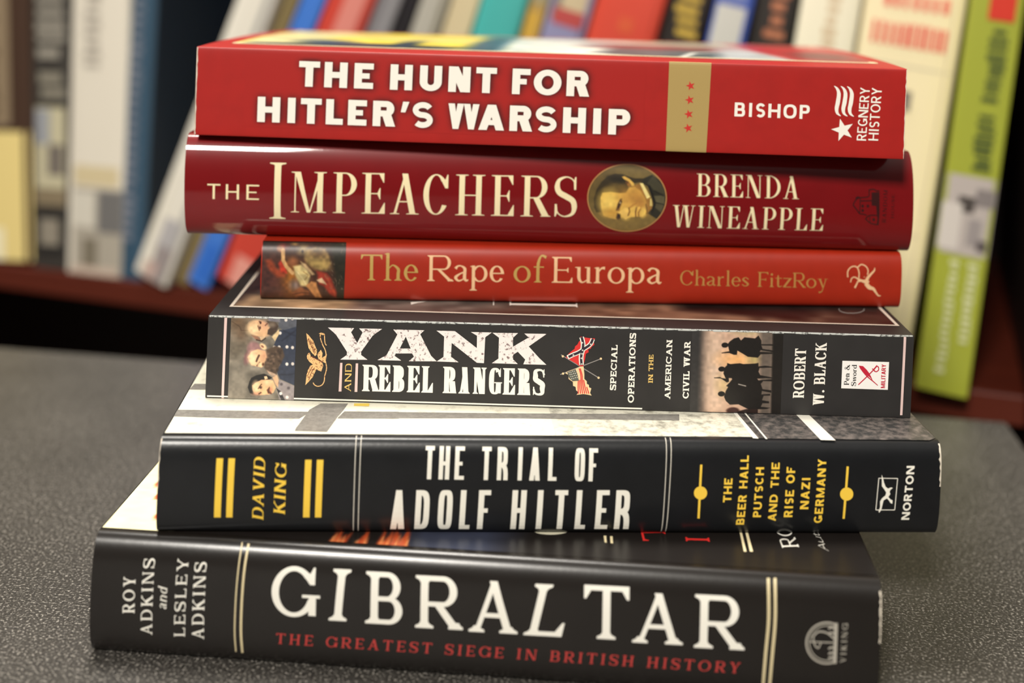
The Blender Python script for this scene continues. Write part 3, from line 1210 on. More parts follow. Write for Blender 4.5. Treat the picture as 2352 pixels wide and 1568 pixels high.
# ---- glossy dark red hardback
imp.put('title_lettering',
        imp.text('THE', Face(.15, .1), (476, 456.3), (595, 459), (476.5, 421.8), [(476, 506), (518.7, 549), (566, 595)]) +
        imp.text('I', BODONI_BIG, (617, 501.5), (658, 502.5), (619, 373), [(617.5, 658)]) +
        imp.text('MPEACHERS', BODONI, (669, 487), (1325, 498.5), (671, 394),
                 [(669, 749.6), (765, 819), (831, 884), (896, 962), (972, 1030), (1046, 1113), (1128, 1180), (1196, 1260), (1273, 1325)]), cream, 1)
imp.put('author_lettering',
        imp.text('BRENDA', BODONI, (1599.7, 450.5), (1835, 457), (1600.5, 398.5), tr=.14) +
        imp.text('WINEAPPLE', BODONI, (1543, 521), (1889, 529.5), (1545.5, 470.7), tr=.14), cream, 1)


def portrait(X, Y):
    X, Y = (X - 1330) / .1212, (Y - 360) / .1212
    P = Paint(X, Y, (112, 94, 50))
    P.ell(700, 1300, 900, 420, (128, 104, 52), .6)
    P.ell(300, 500, 400, 500, (96, 78, 40), .8)
    # coat
    P.poly([(1050, 410), (1220, 410), (1380, 340), (1700, 560), (1700, 1000), (1480, 1180), (1300, 1070), (1420, 900), (1400, 720), (1300, 560)], (38, 36, 24), 8)
    P.poly([(1400, 350), (1600, 560), (1640, 720), (1420, 640), (1290, 500)], (62, 58, 40), 14)
    P.poly([(1410, 740), (1620, 730), (1620, 900), (1460, 860)], (86, 80, 56), 10)
    P.poly([(1440, 880), (1610, 900), (1560, 1060), (1440, 960)], (76, 70, 48), 10)
    P.line([(1430, 640), (1600, 745)], 16, (24, 22, 14), 8)
    P.line([(1440, 865), (1600, 900)], 12, (24, 22, 14), 8)
    P.line([(1330, 560), (1400, 760), (1430, 900), (1380, 1040)], 44, (20, 18, 12), 10)
    # neck and beard shadow
    P.poly([(1000, 560), (1150, 500), (1300, 640), (1390, 880), (1380, 980), (1280, 1070), (1150, 1000)], (148, 106, 48), 16)
    # hair
    P.poly([(280, 800), (330, 620), (420, 480), (540, 370), (680, 320), (820, 330), (960, 380), (1100, 420), (1220, 415), (1200, 470), (1040, 500),
            (940, 560), (900, 680), (840, 690), (600, 660), (440, 680), (410, 800), (400, 960), (420, 1050), (330, 1050), (290, 960)], (52, 42, 22), 10)
    for k in range(16):
        t = k / 15
        P.line([(330 + 420 * t, 780 - 360 * t), (430 + 380 * t, 620 - 160 * t), (620 + 250 * t, 610 - 60 * t)], 12, (92, 76, 40) if k % 2 else (36, 28, 14), 8, .55)
    P.ell(640, 590, 150, 70, (104, 84, 42), .7, -15)
    P.ell(740, 420, 170, 60, (34, 28, 16), .6, 10)
    # face
    P.poly([(410, 760), (440, 680), (600, 665), (760, 690), (880, 680), (960, 580), (1060, 570), (1160, 640), (1250, 780), (1290, 920), (1275, 1060), (1200, 1130),
            (1080, 1135), (1000, 1140), (930, 1160), (880, 1185), (830, 1150), (690, 1180), (560, 1150), (460, 1110), (430, 1000), (410, 860)], (212, 168, 76), 9)
    P.ell(560, 860, 170, 190, (236, 198, 98), .7)
    P.ell(960, 780, 190, 150, (200, 148, 68), .8, 30)
    P.ell(1150, 850, 110, 200, (176, 124, 56), .8, -25)
    P.ell(620, 1060, 150, 80, (196, 148, 62), .7)
    P.ell(880, 1090, 80, 90, (232, 190, 92), .6)
    # brow, eye, nose, mouth, chin (head lies on its side)
    P.poly([(700, 1010), (730, 900), (790, 800), (815, 790), (800, 900), (760, 1020)], (126, 84, 38), 14)
    P.line([(745, 960), (770, 890), (800, 850)], 30, (50, 32, 18), 10)
    P.line([(712, 1010), (738, 900), (790, 800)], 16, (84, 54, 26), 8)
    P.ell(780, 870, 14, 22, (196, 170, 120), .5)
    P.poly([(700, 1160), (720, 1070), (780, 1080), (790, 1160), (740, 1190)], (72, 50, 26), 12)
    P.ell(760, 1120, 16, 26, (32, 22, 14), .5)
    P.poly([(740, 1050), (880, 960), (950, 980), (940, 1140), (880, 1185), (830, 1120)], (234, 190, 96), 12)
    P.line([(945, 970), (960, 1030), (930, 1110)], 22, (104, 62, 26), 9)
    P.line([(960, 960), (1040, 900), (1090, 880)], 16, (160, 108, 46), 10)
    P.poly([(960, 990), (1060, 930), (1100, 940), (1075, 1130), (1000, 1140)], (224, 180, 84), 12)
    P.line([(1090, 960), (1072, 1040), (1076, 1130)], 20, (92, 44, 20), 8)
    P.poly([(1095, 960), (1150, 940), (1170, 1000), (1110, 1125), (1085, 1125)], (226, 178, 84), 9)
    P.line([(1165, 990), (1125, 1060), (1130, 1120)], 20, (120, 74, 32), 10)
    P.ell(1220, 1050, 60, 90, (234, 192, 92), .5, 15)
    P.line([(1270, 900), (1290, 1040), (1280, 1075)], 22, (110, 76, 34), 12)
    # ear, collar
    P.poly([(810, 380), (860, 365), (960, 420), (1040, 500), (1045, 550), (1000, 555), (940, 470), (860, 430)], (216, 172, 82), 8)
    P.poly([(880, 470), (950, 470), (990, 560), (930, 560)], (150, 102, 48), 12)
    P.ell(905, 490, 28, 22, (96, 62, 32), .5)
    P.poly([(1150, 500), (1210, 500), (1350, 760), (1285, 795)], (238, 218, 140), 6)
    P.poly([(1345, 790), (1370, 790), (1390, 930), (1340, 930)], (206, 184, 110), 8)
    return P.noise(.06, 60, 3).C


def in_ell(cx, cy, rx, ry):
    return lambda X, Y: ((X - cx) / rx) ** 2 + ((Y - cy) / ry) ** 2 <= 1


pr_gloss = mat_print('printed_gloss', .4, .5, 1.0, .06)
imp.picture('portrait_medallion', [(1349, 377), (1531, 377), (1531, 531), (1349, 531)], portrait, 190, 160, pr_gloss, 1, 'spine', in_ell(1440, 454, 90, 76.3))
el = [(1440 + 90.3 * math.cos(a), 454 + 76.6 * math.sin(a)) for a in np.linspace(0, 2 * math.pi, 64)]
imp.put('medallion_rim', imp.HH(pstroke(el, 2.6, 1)), mat('rim_ink', (176, 128, 74), .4, .5, 1.0, .06), 2)
Z = zm(1900, 160, .2552)
hk = []
for pts, w in (([(232, 1215), (262, 1165), (300, 1150)], 2.4), ([(232, 1215), (292, 1295)], 2.6), ([(292, 1295), (298, 1150)], 2.0), ([(298, 1180), (400, 1178)], 2.4), ([(292, 1295), (330, 1300), (355, 1310)], 2.2),
               ([(355, 1345), (345, 1340), (380, 1310), (445, 1310)], 2.2), ([(345, 1342), (390, 1380), (460, 1395)], 2.2), ([(380, 1310), (385, 1380)], 1.6), ([(375, 1080), (372, 1140), (300, 1150)], 2.2), ([(375, 1082), (415, 1075), (445, 1090), (470, 1088)], 2.6),
               ([(262, 1165), (262, 1150), (290, 1145)], 3.2)):
    hk += imp.HH(pstroke(Z(*pts), w, 4))
hk += imp.HH([Z((398, 1105), (470, 1100), (470, 1290), (448, 1330), (440, 1225), (400, 1220)), Z((455, 1290), (470, 1290), (462, 1395), (446, 1395))])
for cx, cy in ((318, 1226), (365, 1226), (318, 1266), (418, 1348)):
    hk += imp.HH([[(1900 + .2552 * (cx + 12 * math.cos(a)), 160 + .2552 * (cy + 14 * math.sin(a))) for a in np.linspace(0, 6.0, 10)]])
dark_red = mat('dark_ink_on_crimson', (52, 14, 14), .3, .5, 1.0, .06)
imp.put('publisher_emblem', hk, dark_red, 1)
imp.put('publisher_lettering', imp.text('RANDOM', BOOK_BOLD, (2034.5, 511), (2038.6, 437), (2025.5, 510), tr=.25) + imp.text('HOUSE', BOOK_BOLD, (2053, 500.7), (2055, 447), (2046, 500), tr=.25), dark_red, 1)

# ---- thin orange-red hardback
old_gold = mat('old_gold_ink', (184, 150, 82), .45)
pale_gold = mat('pale_gold_ink', (230, 186, 142), .45)
dull_gold = mat('dull_gold_ink', (176, 128, 66), .45)
ra, rb = (826, 643), (1518.6, 652)


def rp(t, xs):
    y = lambda x: 643 + 9 * (x - 826) / 692.6
    a, b = xs[0][0], xs[-1][1]
    return rape.text(t, GARAMOND, (a, y(a)), (b, y(b)), (a + 1, y(a) - 59), xs)


rape.put('title_lettering', rp('The', [(828, 877), (881, 922.4), (927, 959.6)]) + rp('of', [(1179, 1218), (1225, 1255)]) +
         rp('Rape', [(980.7, 1038), (1042, 1075), (1078, 1118.8), (1124, 1157)]) + rp('Europa', [(1267, 1314), (1320, 1359), (1363, 1391), (1395, 1434), (1438, 1479), (1485, 1518.6)]),
         [old_gold, pale_gold], 1, fmat=None)
# the article and the preposition are printed in old gold, the nouns paler
_t = rape.root.children[-1].data
_xs = sorted([(rape.hit(x, 640)[0], k) for x, k in ((800, 0), (970, 1), (1168, 0), (1261, 1))])
for p in _t.polygons:
    k = 0
    for x, kk in _xs:
        if p.center.x > x:
            k = kk
    p.material_index = k
rape.put('author_lettering', rape.text('Charles FitzRoy', GARAMOND, (1562, 654.5), (1901, 661.5), (1562.6, 620.5), tr=.06), dull_gold, 1)
Z = zm(1900, 570, .2296)
dn = []
for pts, w in (([(205, 290), (205, 230), (235, 190), (275, 180), (305, 200), (318, 250), (315, 300)], 2.6), ([(305, 190), (340, 162), (385, 180), (408, 220), (402, 265)], 2.6),
               ([(232, 340), (245, 300), (275, 288), (305, 305), (345, 320)], [2.0, 2.4, 2.6, 3.2, 4.0]), ([(275, 395), (295, 355), (305, 330)], [4.2, 3.2, 3.0]),
               ([(305, 318), (345, 325), (385, 335), (410, 350)], [3.6, 5.5, 9, 11]), ([(385, 345), (405, 295), (440, 255), (470, 222), (474, 195)], [9, 6.5, 4.6, 3.4, 1.4]),
               ([(385, 350), (420, 390), (460, 405), (485, 440), (510, 472), (535, 472)], [9, 9.5, 7.0, 4.4, 3.2, 1.6])):
    dn += rape.HH(pstroke(Z(*pts), w, 5))
dn += rape.HH([Z((365, 285), (372, 282), (376, 290), (368, 293)), [(1900 + .2296 * (318 + 11 * math.cos(a)), 570 + .2296 * (328 + 11 * math.sin(a))) for a in np.linspace(0, 6, 10)]])
rape.put('publisher_emblem', dn, pale_gold, 1)


def painting(X, Y):
    X, Y = (X - 580) / .102, (Y - 540) / .102
    P = Paint(X, Y, (58, 36, 26))
    P.ell(500, 1150, 700, 520, (94, 56, 38), .8)
    P.ell(300, 1000, 300, 600, (70, 40, 36), .8)
    P.poly([(200, 0), (2150, 0), (2150, 230), (1200, 180), (600, 200), (200, 260)], (22, 15, 10), 60)
    P.poly([(1750, 200), (2200, 100), (2150, 1500), (1900, 1450), (1850, 900)], (36, 33, 22), 60)
    P.ell(880, 950, 160, 300, (150, 92, 34), .9)
    P.ell(960, 1120, 120, 110, (128, 108, 98), .7)
    P.poly([(280, 560), (420, 540), (560, 760), (760, 820), (740, 930), (560, 950), (380, 780)], (134, 58, 34), 40)
    P.poly([(580, 640), (640, 560), (760, 740), (770, 860), (640, 830)], (176, 52, 34), 26)
    P.ell(700, 280, 110, 80, (96, 30, 24), .6)
    P.ell(640, 310, 70, 60, (160, 112, 70), .6)
    # pale resting form, upper right
    P.poly([(1180, 330), (1450, 265), (1640, 300), (1740, 480), (1760, 640), (1650, 790), (1480, 760), (1250, 650), (1160, 520)], (130, 104, 62), 30)
    P.ell(1500, 650, 220, 110, (160, 134, 78), .7, 15)
    P.ell(1480, 420, 140, 70, (92, 68, 40), .8)
    P.ell(1130, 330, 120, 100, (134, 112, 72), .6, -20)
    P.ell(1125, 365, 28, 34, (40, 26, 18), .6)
    P.ell(950, 205, 70, 30, (132, 100, 58), .7)
    # draped figure, lower middle
    P.line([(690, 340), (690, 560), (760, 700), (900, 850)], 85, (196, 152, 100), 14)
    P.ell(900, 610, 100, 80, (140, 84, 52), .6)
    P.poly([(920, 700), (1100, 660), (1250, 780), (1300, 900), (1240, 1160), (1080, 1130), (960, 900)], (198, 178, 122), 26)
    P.poly([(1080, 590), (1200, 650), (1400, 880), (1340, 900), (1120, 680)], (190, 160, 116), 20)
    P.line([(1150, 820), (1260, 900), (1180, 1000)], 26, (150, 124, 78), 12)
    P.line([(1000, 820), (1120, 960), (1200, 1100)], 20, (222, 204, 152), 12)
    P.poly([(1200, 1130), (1320, 1040), (1440, 1060), (1460, 1180), (1560, 1400), (1420, 1400)], (176, 122, 72), 20)
    P.poly([(880, 1290), (1080, 1170), (1280, 1260), (1260, 1330), (980, 1380)], (134, 80, 48), 22)
    P.line([(900, 1330), (1100, 1290), (1260, 1300)], 20, (78, 42, 26), 12)
    P.poly([(1440, 800), (1680, 850), (1780, 1000), (1900, 1300), (1880, 1400), (1740, 1330), (1600, 1150), (1500, 1100)], (142, 48, 34), 26)
    P.line([(1640, 900), (1740, 1080), (1860, 1330)], 40, (168, 70, 44), 18)
    P.poly([(1440, 1010), (1560, 955), (1640, 1060), (1670, 1110), (1500, 1060)], (196, 166, 130), 14)
    for k in range(26):
        r = random.Random(k)
        x, y = r.uniform(1560, 2040), r.uniform(180, 1250)
        if x + y * .2 > 1800:
            P.line([(x, y), (x + r.uniform(-30, 40), y + r.uniform(20, 70))], 12, (118, 104, 84), 8, .7)
    return P.noise(.18, 70, 7).C


rq = rape.H([(606, 620), (792.5, 620)])
rt, rb_ = rape.T - .0004, .0004
pg = [(596, 547), (796, 556), (789.5, 690), (596, 690)]
rape.picture('cover_painting', [(604.5, 546), (795.5, 555), (789.7, 688), (598.5, 686)], painting, 150, 112, mat_print('printed_satin', .42), 1)

# ---- charcoal paperback
worn_white = mat_specks('worn_white_ink', (240, 228, 224), (120, 96, 96), 900, .56, .64)
pink = mat_specks('pale_pink_ink', (226, 196, 190), (70, 60, 60), 700, .70, .74)
Z = zm(690, 740, .2509)
YK = [Z((252, 47), (492, 52), (464, 90), (520, 188), (570, 92), (538, 55), (748, 60), (690, 100), (660, 124), (557, 268), (556, 298), (615, 342), (365, 340), (425, 298), (427, 270), (330, 118), (305, 92)),
      [Z((850, 65), (1135, 72), (1097, 108), (1196, 305), (1248, 356), (992, 355), (1040, 314), (1022, 284), (872, 284), (864, 308), (925, 350), (705, 345), (790, 298), (888, 110)), Z((965, 130), (910, 238), (1010, 240))],
      Z((1246, 75), (1415, 80), (1615, 235), (1617, 122), (1560, 88), (1752, 92), (1692, 137), (1680, 373), (1615, 369), (1385, 188), (1378, 314), (1448, 365), (1248, 357), (1310, 316), (1316, 130)),
      Z((1758, 95), (1992, 98), (1947, 140), (1946, 222), (2090, 138), (2050, 102), (2255, 105), (2090, 220), (2190, 330), (2252, 388), (2040, 383), (2058, 340), (1990, 268), (1948, 295), (1946, 338), (1990, 381), (1752, 373), (1812, 332), (1818, 140))]
yank.put('title_lettering', yank.HH(YK), worn_white, 1)
rz = lambda x: 690 + .2509 * x
yank.put('title_lettering', yank.text('REBEL RANGERS', LATIN, (831, 897.6), (1250, 907.8), (832.5, 837),
         [(rz(a), rz(b)) for a, b in ((562, 712), (708, 822), (838, 948), (972, 1090), (1105, 1210), (1300, 1420), (1445, 1548), (1575, 1698), (1722, 1832), (1848, 1962), (1983, 2097), (2125, 2232))]), white, 1)
cream_gold = mat('cream_gold_ink', (226, 190, 110), .45)
yank.put('small_lettering', yank.text('AND', SLAB_NARROW, (805.9, 898.6), (808.4, 834.8), (790.9, 898.6), tr=.1), cream_gold, 1)
yank.put('small_lettering', yank.text('IN THE', SLAB, (1499.3, 879), (1501, 814), (1488.8, 879), tr=.04), cream_gold, 1)
bars = [Z((364, 370), (385, 370), (376, 632), (350, 632)), Z((507, 375), (529, 375), (521, 636), (496, 636))]
for q in yank.HH(bars + [[(516.8, 722), (523.2, 722.4), (515, 914.5), (509.6, 914)], [(2075.3, 770), (2081, 770), (2072.5, 953), (2067, 953)]]):
    yank.put('pink_rule', [q], pink, 1)
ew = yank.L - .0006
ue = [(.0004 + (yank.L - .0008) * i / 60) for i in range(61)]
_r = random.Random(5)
yank.put('worn_highlight_edge', [[(a, yank.T - 2e-5), (b, yank.T - 2e-5), (b, yank.T - .0003 - _r.uniform(0, .00025)), (a, yank.T - .0003 - _r.uniform(0, .00025))] for a, b in zip(ue[:-1], ue[1:])],
         mat_specks('scuffed_highlight_edge', (176, 178, 172), (70, 70, 68), 900, .5, .62), 2)  # scuffed top edge, with its highlight line painted in as pale colour


def worn_highlight_end(B, u0, u1, za, zb, n=26, seed=1):
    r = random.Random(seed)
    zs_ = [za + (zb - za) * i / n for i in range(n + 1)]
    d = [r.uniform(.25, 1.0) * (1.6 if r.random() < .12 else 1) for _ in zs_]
    B.put('worn_highlight_edge', [[(u0, zs_[i]), (u0 + (u1 - u0) * d[i], zs_[i]), (u0 + (u1 - u0) * d[i + 1], zs_[i + 1]), (u0, zs_[i + 1])] for i in range(n)], paper, 1)


worn_highlight_end(hunt, .00005, .00055, .0003, hunt.T - .0003, 26, 2)
worn_highlight_end(hunt, hunt.L - .00005, hunt.L - .0003, .0003, hunt.T - .0003, 22, 3)
worn_highlight_end(trial, trial.L - .00005, trial.L - .0006, trial.T * .55, trial.T - .0006, 18, 4)
worn_highlight_end(gib, gib.L - .00005, gib.L - .0006, gib.T * .55, gib.T * .93, 16, 6)  # pale strip paints the highlight on the white jacket edge
worn_highlight_end(trial, .00005, .0004, trial.T * .5, trial.T - .0006, 16, 8)
yank.put('bottom_edge_highlight', [rect(.0006, .0004, yank.L * .62, .0009)], white, 1)  # white strip paints a highlight along the bottom edge of the spine
# eagle
Z = zm(460, 700, .1467)
eg = [Z((1660, 440), (1700, 475), (1735, 520), (1770, 560), (1795, 630), (1828, 705), (1822, 780), (1795, 800), (1740, 740), (1695, 670), (1675, 560)),
      Z((1725, 950), (1690, 1010), (1665, 1090), (1655, 1180), (1645, 1255), (1700, 1200), (1760, 1130), (1790, 1065), (1825, 1000), (1780, 925)),
      Z((1668, 800), (1690, 755), (1715, 745), (1730, 800), (1765, 830), (1850, 850), (1910, 895), (1925, 950), (1895, 1040), (1840, 1020), (1790, 950), (1710, 890), (1675, 840)),
      Z((1830, 770), (1890, 700), (1915, 755), (1905, 830), (1985, 770), (1962, 860), (1978, 920), (1920, 890), (1850, 840))]
er = []
for pts, w in (([(1880, 460), (1882, 520), (1915, 620), (1955, 700), (1970, 780), (1962, 850)], 2.2), ([(1945, 470), (1950, 560), (1960, 610), (1978, 632)], 2.0),
               ([(1970, 920), (1978, 1000), (1950, 1110), (1938, 1200), (1900, 1255), (1840, 1272), (1790, 1250), (1768, 1215)], 2.2)):
    er += yank.HH(pstroke(Z(*pts), w, 5))
tan_ink = mat_specks('tan_engraving_ink', (236, 188, 128), (120, 60, 34), 1500, .52, .62)
yank.put('eagle_emblem', yank.HH(eg) + er + yank.HH([Z((1855, 448), (1890, 432), (1940, 445), (1955, 470), (1915, 470))]), tan_ink, 1)
yank.put('eagle_emblem', yank.HH(pstroke(Z((1740, 800), (1830, 850), (1910, 890)), 2.0, 4) + pstroke(Z((1690, 520), (1740, 640), (1790, 760)), 1.2, 4) + pstroke(Z((1700, 1170), (1740, 1060), (1790, 980)), 1.2, 4) +
                                 pstroke(Z((1720, 545), (1765, 650), (1805, 750)), 1.0, 4) + pstroke(Z((1680, 1110), (1720, 1020), (1760, 960)), 1.0, 4)), mat('brown_ink', (110, 54, 36), .5), 2)


def soldiers(X, Y):
    X, Y = (X - 460) / .1467, (Y - 700) / .1467
    P = Paint(X, Y, (124, 116, 104))
    P.noise(.22, 110, 5)
    P.ell(600, 260, 170, 130, (104, 78, 54), .9, 0, .8)
    P.ell(640, 480, 120, 130, (110, 84, 62), .9, 0, .7)
    P.ell(560, 700, 160, 120, (108, 98, 84), .9)
    P.line([(500, 260), (620, 340), (640, 395), (760, 400)], 12, (84, 66, 50), 8)
    # uniforms
    P.poly([(1150, 640), (1240, 400), (1540, 300), (1540, 1290), (1250, 1160), (1180, 1000), (1280, 760)], (52, 58, 74), 8)
    P.poly([(1250, 180), (1540, 140), (1540, 330), (1290, 400), (1220, 330)], (88, 90, 98), 10)
    P.poly([(1040, 170), (1240, 150), (1250, 270), (1080, 260)], (120, 116, 122), 12)
    P.poly([(870, 150), (1060, 150), (1000, 205), (920, 195)], (44, 36, 42), 6)
    P.poly([(1230, 1165), (1470, 1270), (1480, 1500), (1240, 1500), (1200, 1310)], (150, 140, 140), 8)
    P.poly([(1190, 1300), (1260, 1350), (1330, 1500), (1270, 1490)], (46, 44, 48), 6)
    P.line([(1300, 400), (1420, 460), (1540, 500)], 20, (38, 42, 56), 14)
    P.line([(1280, 560), (1400, 470), (1540, 360)], 18, (38, 42, 56), 14)
    P.line([(1240, 1090), (1400, 1090), (1540, 1060)], 20, (38, 42, 56), 14)
    for x, y in ((1160, 662), (1235, 660), (1358, 657), (1445, 667), (1225, 925), (1357, 925), (1447, 922), (1342, 235), (1442, 212), (1250, 440), (1260, 1385), (1360, 1445)):
        P.ell(x, y, 24, 26, (232, 220, 210), .3)
    for x, y in ((1270, 1240), (1382, 1300), (1215, 1220)):
        P.ell(x, y, 22, 22, (96, 88, 92), .4)
    # bald bearded man (top)
    P.poly([(1120, 500), (1230, 380), (1240, 450), (1170, 565)], (226, 196, 150), 8)
    P.ell(930, 370, 185, 128, (222, 176, 134), .14, 20)
    P.ell(830, 380, 90, 90, (240, 206, 160), .6)
    P.ell(1000, 310, 60, 60, (214, 158, 126), .9, 0, .7)
    P.poly([(1040, 250), (1180, 270), (1225, 330), (1190, 420), (1120, 480), (1050, 460), (1060, 390), (1100, 350), (1080, 300)], (72, 58, 50), 10)
    P.ell(1120, 310, 50, 40, (128, 112, 96), .7)
    P.line([(925, 255), (945, 290)], 14, (88, 54, 44), 9)
    P.ell(945, 275, 14, 18, (70, 42, 36), .6)
    P.line([(905, 330), (925, 395)], 14, (104, 66, 52), 9)
    P.ell(935, 358, 15, 22, (76, 46, 38), .6)
    P.line([(1020, 320), (1050, 290)], 16, (110, 66, 54), 8)
    P.poly([(800, 470), (900, 490), (960, 560), (880, 555)], (150, 106, 84), 12)
    P.poly([(930, 500), (1020, 490), (1010, 530), (950, 560)], (226, 190, 150), 6)
    P.line([(1020, 520), (960, 565), (880, 545)], 16, (56, 44, 40), 8)
    # long bearded man (middle)
    P.ell(850, 700, 130, 110, (158, 118, 116), .2, 60)
    P.ell(740, 820, 50, 110, (136, 96, 96), .4, 15)
    P.poly([(740, 820), (800, 730), (900, 690), (1020, 720), (1050, 820), (1000, 940), (960, 980), (880, 960), (800, 940)], (232, 184, 140), 10)
    P.ell(820, 830, 70, 90, (246, 212, 170), .6)
    P.ell(985, 650, 62, 40, (232, 196, 150), .25, 40)
    P.ell(975, 650, 26, 14, (150, 96, 76), .4, 40)
    P.poly([(1030, 700), (1180, 640), (1290, 680), (1320, 800), (1230, 980), (1190, 1090), (1080, 1070), (1000, 980), (1010, 900), (1050, 820)], (82, 66, 54), 14)
    for k in range(40):
        r = random.Random(k + 50)
        x, y = r.uniform(1030, 1270), r.uniform(700, 1040)
        P.ell(x, y, 22, 16, (116, 94, 78) if k % 2 else (56, 44, 38), .7, r.uniform(0, 180), .7)
    P.poly([(1040, 1020), (1180, 1080), (1190, 1110), (1120, 1110), (1060, 1060)], (190, 160, 136), 8)
    P.line([(880, 880), (900, 830), (920, 790)], 26, (72, 46, 36), 10)
    P.line([(890, 950), (930, 900)], 20, (84, 54, 42), 9)
    P.ell(940, 930, 40, 30, (244, 206, 160), .5)
    P.ell(985, 930, 20, 24, (96, 62, 44), .5)
    P.ell(1000, 790, 40, 60, (216, 156, 122), .9, 0, .7)
    # dark haired man (bottom)
    P.poly([(745, 1290), (770, 1200), (800, 1140), (880, 1100), (1000, 1075), (1080, 1110), (1130, 1140), (1060, 1180), (960, 1180), (860, 1220), (820, 1300), (830, 1400), (780, 1380)], (28, 26, 26), 7)
    P.poly([(815, 1260), (880, 1210), (960, 1170), (1060, 1170), (1140, 1180), (1185, 1290), (1150, 1370), (1080, 1400), (940, 1410), (850, 1390), (820, 1330)], (232, 182, 136), 7)
    P.ell(870, 1280, 50, 80, (246, 208, 164), .6)
    P.ell(1060, 1220, 60, 40, (244, 204, 158), .6)
    P.ell(880, 1390, 60, 24, (196, 132, 108), .8, 0, .7)
    P.line([(910, 1310), (940, 1260), (960, 1240)], 14, (86, 54, 40), 7)
    P.ell(945, 1290, 20, 20, (70, 44, 34), .6)
    P.line([(920, 1390), (950, 1370)], 20, (84, 50, 40), 8)
    P.poly([(1040, 1330), (1085, 1280), (1110, 1340), (1120, 1395), (1060, 1385)], (92, 54, 42), 9)
    P.ell(1110, 1330, 24, 34, (216, 144, 110), .6)
    P.poly([(1000, 1120), (1040, 1110), (1060, 1150), (1010, 1170)], (240, 200, 158), 6)
    P.poly([(1130, 1130), (1200, 1090), (1230, 1170), (1220, 1290), (1180, 1250)], (220, 176, 138), 10)
    return P.noise(.08, 40, 9).C


pr_matte = mat_print('printed_matte', .45)
yank.picture('soldiers_picture', [(531.5, 722), (681.7, 727.5), (674.8, 919.5), (523.4, 914.2)], soldiers, 150, 180, pr_matte, 1)


def horsemen(X, Y):
    X, Y = (X - 1600) / .13396, (Y - 750) / .13396
    P = Paint(X, Y, (50, 48, 47))
    P.poly([(170, -100), (1290, -100), (1260, 1700), (120, 1700)], (200, 164, 140), 130)
    P.ell(300, 750, 130, 900, (214, 184, 160), .9)
    P.ell(700, 560, 260, 130, (236, 178, 116), .9)
    P.ell(1000, 560, 120, 90, (186, 166, 110), .8)
    P.ell(900, 90, 220, 60, (186, 166, 126), .9)
    P.ell(460, 1000, 110, 150, (206, 176, 130), .9)
    P.poly([(1080, -100), (1320, -100), (1280, 1700), (1060, 1700)], (104, 92, 82), 60)
    P.poly([(1310, -100), (1600, -100), (1600, 1700), (1270, 1700)], (28, 24, 20), 18)
    d = (26, 22, 19)
    P.ell(485, 315, 58, 44, d, .1)
    P.poly([(530, 300), (570, 250), (640, 200), (720, 180), (760, 235), (820, 180), (1000, 200), (1060, 150), (1110, 240), (1110, 300), (1340, 300), (1340, 325), (1110, 320), (1130, 380), (1330, 410), (1340, 440),
            (1100, 400), (1080, 430), (1300, 440), (1300, 465), (1100, 470), (1050, 530), (880, 515), (790, 460), (720, 420), (700, 410), (690, 480), (640, 480), (560, 450), (430, 455), (430, 443), (560, 420), (545, 350)], d, 6)
    P.ell(430, 725, 58, 44, d, .1)
    P.poly([(480, 700), (520, 660), (525, 622), (580, 640), (740, 625), (800, 640), (1000, 630), (1060, 620), (1060, 680), (1180, 668), (1300, 685), (1300, 700), (1080, 705), (1060, 770), (1090, 830), (1200, 850),
            (1300, 870), (1300, 885), (1180, 880), (1040, 890), (1060, 920), (1140, 910), (1300, 900), (1300, 935), (1140, 930), (1100, 980), (1130, 1070), (1280, 1090), (1280, 1130), (1120, 1100), (1110, 1160),
            (1260, 1150), (1260, 1180), (1150, 1180), (1120, 1260), (1240, 1280), (1240, 1310), (1130, 1310), (1100, 1370), (1260, 1390), (1200, 1410), (900, 1420), (780, 1360), (720, 1330), (570, 1335), (500, 1270), (470, 1200),
            (500, 1100), (540, 1030), (505, 1015), (560, 960), (610, 900), (600, 880), (550, 880), (555, 940), (520, 955), (440, 900), (410, 885), (300, 880), (300, 870), (400, 862), (430, 880), (500, 890), (460, 800)], d, 6)
    P.ell(425, 1150, 60, 44, d, .1)
    P.ell(620, 1440, 110, 60, (62, 32, 26), .2)
    P.poly([(560, 1480), (700, 1450), (850, 1410), (1050, 1410), (1050, 1500), (560, 1500)], (40, 26, 22), 8)
    P.line([(720, 985), (760, 995), (840, 1015)], 18, (170, 160, 150), 6)
    return P.noise(.08, 50, 2).C


yank.picture('horsemen_picture', [(1590, 756.5), (1799.5, 762.5), (1792.5, 949), (1584, 944)], horsemen, 170, 150, pr_matte, 1)
# crossed flags
Z = zm(1260, 750, .1148)
red_flag = mat('flag_red', (214, 52, 50), .45)
navy = mat('flag_navy', (48, 40, 52), .45)
pole = mat('grey_ink', (146, 140, 136), .45)
straw = mat('flag_straw', (240, 208, 160), .45)
fl, fm = [], []


def addf(ps, k):
    for p in ps:
        fl.append(yank.H(p))
        fm.append(k)


